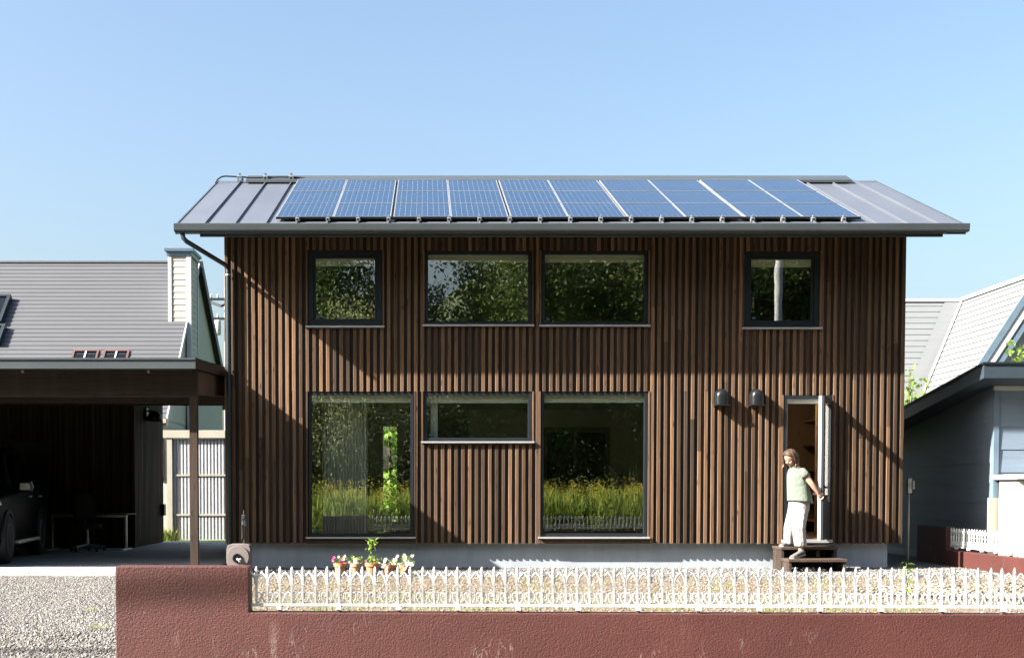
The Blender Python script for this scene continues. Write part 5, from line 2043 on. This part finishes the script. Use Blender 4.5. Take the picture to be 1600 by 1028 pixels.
pot(532, 21, .170, MT['terracotta'], 'leftmost terracotta pot, with a few magenta and pale pink flowers', 1, bush(70, 1.05, .0, .10, .028, 'leaf_bright', [('petal_red', 4, .030, .01, .11), ('petal_pink', 6, .026, -.01, .12)]))
p2 = pot(555.5, 18.5, .166, MT['tile_pot'], 'small terracotta pot with low green leaves and a pale plant tag', 2, bush(80, 1.05, .0, .115, .034, 'leaf_bright', []))
c = at(555, 876, -1.57)
MB().box(c.x - .026, c.x + .026, -1.572, -1.569, c.z - .045, c.z + .035).build('plant_tag', MT['petal_white'], p2)
pot(581.5, 23.5, .172, MT['terracotta'], 'largest terracotta pot, with a tall bright green climbing plant', 3, vine)
pot(606.5, 20, .145, MT['terracotta'], 'terracotta pot with white flowers right of the tall climbing plant', 4, bush(110, 1.25, -.01, .085, .028, 'leaf_bright', [('petal_white', 13, .032, .0, .105)]))
pot(631, 18.5, .145, MT['terracotta'], 'rightmost terracotta pot, overflowing with white and pink flowers', 5, bush(170, 1.6, -.06, .15, .028, 'leaf_bright', [('petal_white', 14, .032, .0, .17), ('petal_pink', 7, .034, -.07, .06)]))

# weed by the fence
c = at(1415, 905, -8.72)
wd = empty('fence_weed', (c.x, -8.72, 0))
tag(wd, 'single leafy green weed growing up behind the white fence', 'plant')
m_ = MB()
wp = [Vector((c.x - .005, -8.72, 0)), Vector((c.x, -8.72, .3)), Vector((c.x + .008, -8.75, .48)), Vector((c.x - .012, -8.76, .60))]
m_.tube(wp, [.004, .0035, .003, .002], 6)
m_.build('stem', MT['stem'], wd)
m_ = MB()
wr_n = random.Random(9)
for k in range(15):
    t = .45 + .55 * k / 14
    i = min(2, int(t * 3))
    q = wp[i].lerp(wp[i + 1], t * 3 - i)
    a = k * 2.4
    d = Vector((math.cos(a), math.sin(a) * .6 - .3, wr_n.uniform(-.5, .5))).normalized()
    L_ = wr_n.uniform(.045, .075)
    sd_ = d.cross(Up).normalized() * L_ * .26
    m_.add([q, q + d * L_ * .45 + sd_ + Up * .008, q + d * L_ - Up * .012, q + d * L_ * .45 - sd_ + Up * .008], [(0, 1, 2, 3)])
m_.build('leaves', MT['leaf_bright'], wd)

# ---------------------------------------------------------------- gravel, clods, grass
g = (1 + 5 ** .5) / 2
ico_v = np.array([(-1, g, 0), (1, g, 0), (-1, -g, 0), (1, -g, 0), (0, -1, g), (0, 1, g), (0, -1, -g), (0, 1, -g), (g, 0, -1), (g, 0, 1), (-g, 0, -1), (-g, 0, 1)]) / math.hypot(1, g)
ico_v = ico_v * nrg.uniform(.78, 1.18, (12, 1))
ico_f = [(0, 11, 5), (0, 5, 1), (0, 1, 7), (0, 7, 10), (0, 10, 11), (1, 5, 9), (5, 11, 4), (11, 10, 2), (10, 7, 6), (7, 1, 8), (3, 9, 4), (3, 4, 2), (3, 2, 6), (3, 6, 8), (3, 8, 9), (4, 9, 5), (2, 4, 11), (6, 2, 10), (8, 6, 7), (9, 8, 1)]
GZ = np.vectorize(gz)


oct_v = np.array([(1, 0, 0), (-1, 0, 0), (0, 1, 0), (0, -1, 0), (0, 0, 1), (0, 0, -1)]) * nrg.uniform(.85, 1.15, (6, 1))
oct_f = [(0, 2, 4), (2, 1, 4), (1, 3, 4), (3, 0, 4), (2, 0, 5), (1, 2, 5), (3, 1, 5), (0, 3, 5)]


def stones(name, N, xr, yr, smin, smax, mat, cond=None, dz=0.0, small=False):
    x = nrg.uniform(*xr, N)
    y = nrg.uniform(*yr, N)
    if cond is not None:
        k = cond(x, y)
        x, y = x[k], y[k]
    n_ = len(x)
    s = smin + (smax - smin) * nrg.random(n_) ** 2.2
    sc3 = s[:, None] * nrg.uniform(.7, 1.25, (n_, 3)) * np.array([1, 1, .62])
    rz = rotmats(n_, 'z', .35)
    m = np.zeros((n_, 3, 4))
    m[:, :, :3] = rz * sc3[:, None, :]
    m[:, 0, 3], m[:, 1, 3] = x, y
    m[:, 2, 3] = GZ(y) + s * .22 + dz
    return tag(islands(name, oct_v if small else ico_v, oct_f if small else ico_f, m, mat), None, None, None, 'stuff')


o = stones('driveway_gravel', 150000, (-5.6, -1.75), (-10.4, -1.66), .006, .016, MT['pebble'], small=True, cond=lambda x, y: (x > -.345 * (y + 18) - .1) & ((x < -1.74) | (y > -8.75)) & ((x < -.185 * (y + 18)) | (y > -4.5)))
o['label'] = 'pale grey gravel covering the driveway'
o = stones('house_gravel', 19000, (-2.3, 8.4), (-1.75, .12), .008, .020, MT['pebble'], lambda x, y: (x > -1.9) | (y < -1.7))
o['label'] = 'strip of gravel along the house foundation'
o = stones('bed_clods', 26000, (-1.7, 8.3), (-7.2, -1.5), .004, .017, MT['clod'])
o['label'] = 'dry brown soil and stones of the garden bed'
o = stones('bed_pebbles', 7000, (-1.7, 8.3), (-7.2, -1.5), .006, .016, MT['pebble'], lambda x, y: (np.sin(x * 2.1 + y) + np.sin(y * 2.7 - x * .8) > -.4) | (x < .5))
o['label'] = 'scattered pale pebbles in the garden bed'
o = stones('stone_heap', 6000, (5.0, 8.3), (-5.6, -3.2), .007, .030, MT['clod'], lambda x, y: ((x - 7.3) / 2) ** 2 + ((y + 4.4) / 1.1) ** 2 < 1, .03)
o['label'] = 'rough heap of clods and stones at the right of the garden bed'


def grass(name, centers, n_per, spread, h, label):
    P = []
    for (x, y, k) in centers:
        n_ = int(n_per * k)
        q = nrg.normal(0, spread, (n_, 2)) * math.sqrt(k)
        P.append(np.stack([x + q[:, 0], y + q[:, 1]], 1))
    P = np.concatenate(P)
    N = len(P)
    rot = rotmats(N, 'z', .45)
    hh = h * nrg.uniform(.4, 1.3, N)
    sc3 = np.stack([hh * .55, hh * .8, hh], 1)
    m = np.zeros((N, 3, 4))
    m[:, :, :3] = rot * sc3[:, None, :]
    m[:, 0, 3], m[:, 1, 3] = P[:, 0], P[:, 1]
    m[:, 2, 3] = GZ(P[:, 1])
    o = islands(name, blade_v, [(0, 1, 2, 3, 4)], m, MT['grass'])
    return tag(o, label, None, None, 'stuff')


cs = []
for _ in range(120):
    cs.append((rng.uniform(-1.2, 5.5), rng.uniform(-6.9, -4.9), rng.uniform(.3, 1.4)))
for _ in range(85):
    cs.append((rng.uniform(-1.4, 6.5), rng.uniform(-5.2, -1.9), rng.uniform(.15, .7)))
grass('bed_weeds', cs, 46, .13, .045, 'low green weeds scattered over the garden bed')
a = at(150, 985, -8.0)
grass('driveway_weeds', [(at(150, 983, -7.9).x, -7.9, .5), (at(100, 1018, -9.4).x, -9.3, 1.0), (at(160, 1018, -9.4).x, -9.35, 1.1), (at(125, 1024, -9.5).x, -9.55, .9), (-3.4, -5.2, .2), (-2.65, -6.3, .2)], 60, .06, .05, 'small green weeds in the driveway gravel')
grass('backyard_grass', [(at(252, 820, 9.5).x - .1, 9.5, 1.2), (at(249, 820, 9.9).x, 9.9, 1.2), (at(256, 820, 9.2).x, 9.2, .9)], 260, .16, .26, 'tall green grass behind the carport')

# ---------------------------------------------------------------- trees
def crown_points(rs, H, Rr, z0, clumps, per, spread, droop=0.0):
    P = []
    for _ in range(clumps):
        while True:
            v = rs.normal(size=3)
            v /= np.linalg.norm(v)
            r = rs.uniform(.45, 1.0) ** .6
            c = v * r
            if c[2] > -.85: break
        zc = z0 + (H - z0) * (.5 + .5 * c[2])
        taper = 1 - .35 * max(0, c[2])
        cc = np.array([c[0] * Rr * taper, c[1] * Rr * taper, zc])
        q = rs.normal(0, 1, (per, 3)) * spread * np.array([1, 1, .75 + droop])
        P.append(cc + q)
    return np.concatenate(P)


def make_tree(name, H, Rr, z0, clumps, per, spread, lsz, lmat, seed, droop=0.0):
    rs = np.random.default_rng(seed)
    t = empty(name, (0, 0, 0))
    m_ = MB()
    m_.tube([(0, 0, -.3), (.05, 0, H * .25), (-.06, .05, H * .5), (0, 0, H * .85)], [H * .018, H * .015, H * .010, H * .003], 9)
    for k in range(9):
        a = k * 2.4
        zz = z0 + (H - z0) * (.05 + .07 * k)
        e = (math.cos(a) * Rr * .75, math.sin(a) * Rr * .75, zz + Rr * .45)
        m_.tube([(0, 0, zz), (e[0] * .5, e[1] * .5, zz + Rr * .18), e], [H * .007, H * .005, H * .002], 6)
    m_.build('trunk', MT['bark'], t, local=True)
    P = crown_points(rs, H, Rr, z0, clumps, per, spread, droop)
    N = len(P)
    sz = lsz * rs.uniform(.55, 1.3, N)
    o = islands('crown', leaf_v, leaf_f, xf(rotmats(N), sz, P), MT[lmat], t)
    o.matrix_parent_inverse = Matrix.Identity(4)
    return t


TA = make_tree('broadleaf_tree', 14, 3.6, 1.2, 170, 150, .48, .17, 'leaf_a', 1)
TB = make_tree('dark_tree', 23, 4.6, 2.0, 240, 150, .62, .22, 'leaf_b', 2)
TC = make_tree('willow_tree', 8, 2.3, .9, 170, 130, .36, .115, 'leaf_w', 3, .8)
TD = make_tree('roadside_bush', 4.4, 2.2, .1, 130, 110, .32, .12, 'leaf_a', 4)
spots = []
first = set()
rows = [(TB, -38.5, -61, 66, 5.5), (TA, -32.5, -26, 38, 4.4), (TD, -29.3, -13, 27, 3.6)]
words = {0: 'dark tall tree', 1: 'broad green tree', 2: 'green roadside bush'}
plur = {0: 'dark tall trees', 1: 'broad green trees', 2: 'green roadside bushes'}
cat_ = {0: 'tree', 1: 'tree', 2: 'bush'}
for ri, (T, y, xa_, xb_, dx) in enumerate(rows):
    x = xa_
    k = 0
    while x < xb_:
        if ri == 0 and -5.6 < x < 3.2:
            x += dx
            continue
        o = T if k == 0 else copy_tree(T)
        o.location = (x + rng.uniform(-.8, .8), y + rng.uniform(-1, 1), -.36)
        o.rotation_euler = (0, 0, rng.uniform(0, 6.28))
        s = rng.uniform(.85, 1.12)
        if ri < 2 and -3.6 < x < .6: s *= .74
        o.scale = (s, s, s * rng.uniform(.95, 1.1))
        tag(o, '%s in the row across the road, mirrored in the windows' % words[ri], cat_[ri], '%s across the road' % plur[ri])
        x += dx
        k += 1
mb = MB()  # added hill behind the trees, blocks bright sky between the mirrored leaves
hx = [-160 + 8 * k for k in range(41)]
hv, hf = [], []
for j, (yy, zz) in enumerate(((-44, -.5), (-50, 4), (-58, 9.5), (-68, 15), (-80, 20), (-96, 24), (-120, 26))):
    for x_ in hx:
        notch = 1 - .42 * math.exp(-((x_ + 3) / 6.0) ** 2)
        hv.append((x_ + rng.uniform(-2, 2), yy + rng.uniform(-2, 2), zz * notch + (rng.uniform(-1, 1) if j else 0)))
for j in range(6):
    for i in range(len(hx) - 1):
        q = j * len(hx) + i
        hf.append((q, q + 1, q + 1 + len(hx), q + len(hx)))
mb.add(hv, hf)
tag(mb.build('backing_hill', MT['hill'], None, smooth=True), None, None, None, 'structure')
TC.location = (-2.2, -27.0, -.36)
tag(TC, 'pale willow-like tree mirrored in the left picture window', 'tree')
# trees seen behind the timber house and beside the right neighbour
sh = make_tree('backyard_shrub', 4.2, 1.5, .1, 80, 60, .25, .17, 'leaf_bright', 6)
sh.location = (at(612, 700, 13.2).x, 13.2, 0)
tag(sh, 'bright green backyard shrub seen through the left picture window', 'shrub')
s2 = copy_tree(sh)
s2.location = (2.4, 14.5, 0)
s2.rotation_euler = (0, 0, 1.3)
tag(s2, 'green backyard shrub hidden behind the middle of the house', 'shrub')


def sapling(name, base, H, lean, nl, lsz, label, seed, spread=.22):
    rs = random.Random(seed)
    t = empty(name, base)
    tag(t, label, 'tree')
    b = Vector(base)
    m_ = MB()
    P = []
    for k in range(7):
        a = rs.uniform(0, 6.28)
        e = b + Vector((math.cos(a) * spread * rs.uniform(.4, 1.6) + lean * rs.uniform(.2, 1), math.sin(a) * spread, H * rs.uniform(.78, 1.0)))
        mid = b.lerp(e, .6) + Vector((-lean * .15, 0, .1))
        m_.tube([b, mid, e], [.03, .016, .004], 6)
        for _ in range(nl):
            tt = rs.uniform(.45, 1)
            q = mid.lerp(e, (tt - .45) / .55)
            P.append(tuple(q + Vector((rs.uniform(-.12, .12), rs.uniform(-.12, .12), rs.uniform(-.1, .1)))))
    m_.build('trunk', MT['bark'], t)
    leaves('crown', P, lsz, MT['leaf_bright'], t)


p = at(1420, 600, 9.5)
sapling('sapling', (p.x, 9.5, 0), at(1440, 562, 9.5).z, .35, 36, .12, 'slender young tree peeping over the grey garage roof', 3)
p = at(1598, 560, 9.5)
sapling('sapling', (p.x + .1, 9.5, 0), at(1590, 530, 9.5).z, -.2, 60, .17, 'leafy young tree at the right edge before the pale gable', 5, .35)

# meadow of goldenrod across the road
N = 5200
mx = nrg.uniform(-14, 27, N)
my = nrg.uniform(-27.5, -20.2, N)
mh = nrg.uniform(1.15, 1.75, N) * (1 + .12 * np.sin(mx * 1.7) * np.sin(my * 2.1))
P, S, Q = [], [], []
stalk = xf(rotmats(N, 'z', .07), np.stack([np.full(N, .16), np.full(N, .10), mh], 1), np.stack([mx, my, np.full(N, -.36)], 1))
o = islands('meadow_stalks', blade_v, [(0, 1, 2, 3, 4)], stalk, MT['weed'])
tag(o, 'tall green meadow plants across the road', None, None, 'stuff')
rep = 20
t = nrg.uniform(.10, .80, (N, rep))
lp = np.stack([mx[:, None] + nrg.normal(0, .07, (N, rep)), my[:, None] + nrg.normal(0, .07, (N, rep)), -.36 + mh[:, None] * t], -1).reshape(-1, 3)
nl_ = len(lp)
lh_ = nrg.uniform(.16, .42, nl_)
o = islands('meadow_leaves', blade_v, [(0, 1, 2, 3, 4)], xf(rotmats(nl_, 'z', .38), np.stack([lh_ * .55, lh_, lh_], 1), lp), MT['weed'])
tag(o, 'narrow leaves of the meadow plants across the road', None, None, 'stuff')
rep = 14
gsel = nrg.random(N) < .6
ng = gsel.sum()
gp_ = np.stack([mx[gsel][:, None] + nrg.normal(0, .06, (ng, rep)), my[gsel][:, None] + nrg.normal(0, .06, (ng, rep)), -.36 + mh[gsel][:, None] * nrg.uniform(.84, 1.05, (ng, rep))], -1).reshape(-1, 3)
tag(leaves('goldenrod_blooms', gp_, .06, MT['gold'], None), 'yellow goldenrod flowers topping the meadow', None, None, 'stuff')

# utility poles along the road; unseen cable added to shade the garden wall
def upole(x, y, H, label):
    t = empty('utility_pole', (x, y, -.36))
    tag(t, label, 'utility pole', None)
    MB().tube([(x, y, -.5), (x, y, H)], [.18, .13], 16).build('pole', MT['pole'], t, smooth=True)
    MB().box(x - .9, x + .9, y - .19, y - .10, H - .8, H - .7).build('crossarm', MT['silver'], t)
    for q in (-.8, -.4, .4, .8):
        MB().lathe([(.02, 0), (.05, .02), (.03, .06), (.05, .1), (.02, .15)], 8, (x + q, y - .145, H - .7)).build('insulator', MT['white_trim'], t, smooth=True)


upole(12.95, -25.6, 11, 'grey utility pole mirrored in the window above the door')
upole(-34, -12.75, 9.4, 'utility pole far to the left along the road')
upole(30, -12.75, 9.4, 'utility pole far to the right along the road')
ctr = [(-34, 7.6), (-10.2, 6.50), (2, 6.30), (30, 7.6)]
pts = []
for k in range(65):
    x = -34 + 64 * k / 64
    z = 7.66 + 1.1 * ((x + 2) / 32) ** 2
    pts.append((x, -12.6, z))
cb = MB().tube(pts, .034, 8).build('shade_cable', MT['cable'], None, smooth=True)
tag(cb, 'added unseen cable casting a soft band of shade on the garden wall', 'cable')
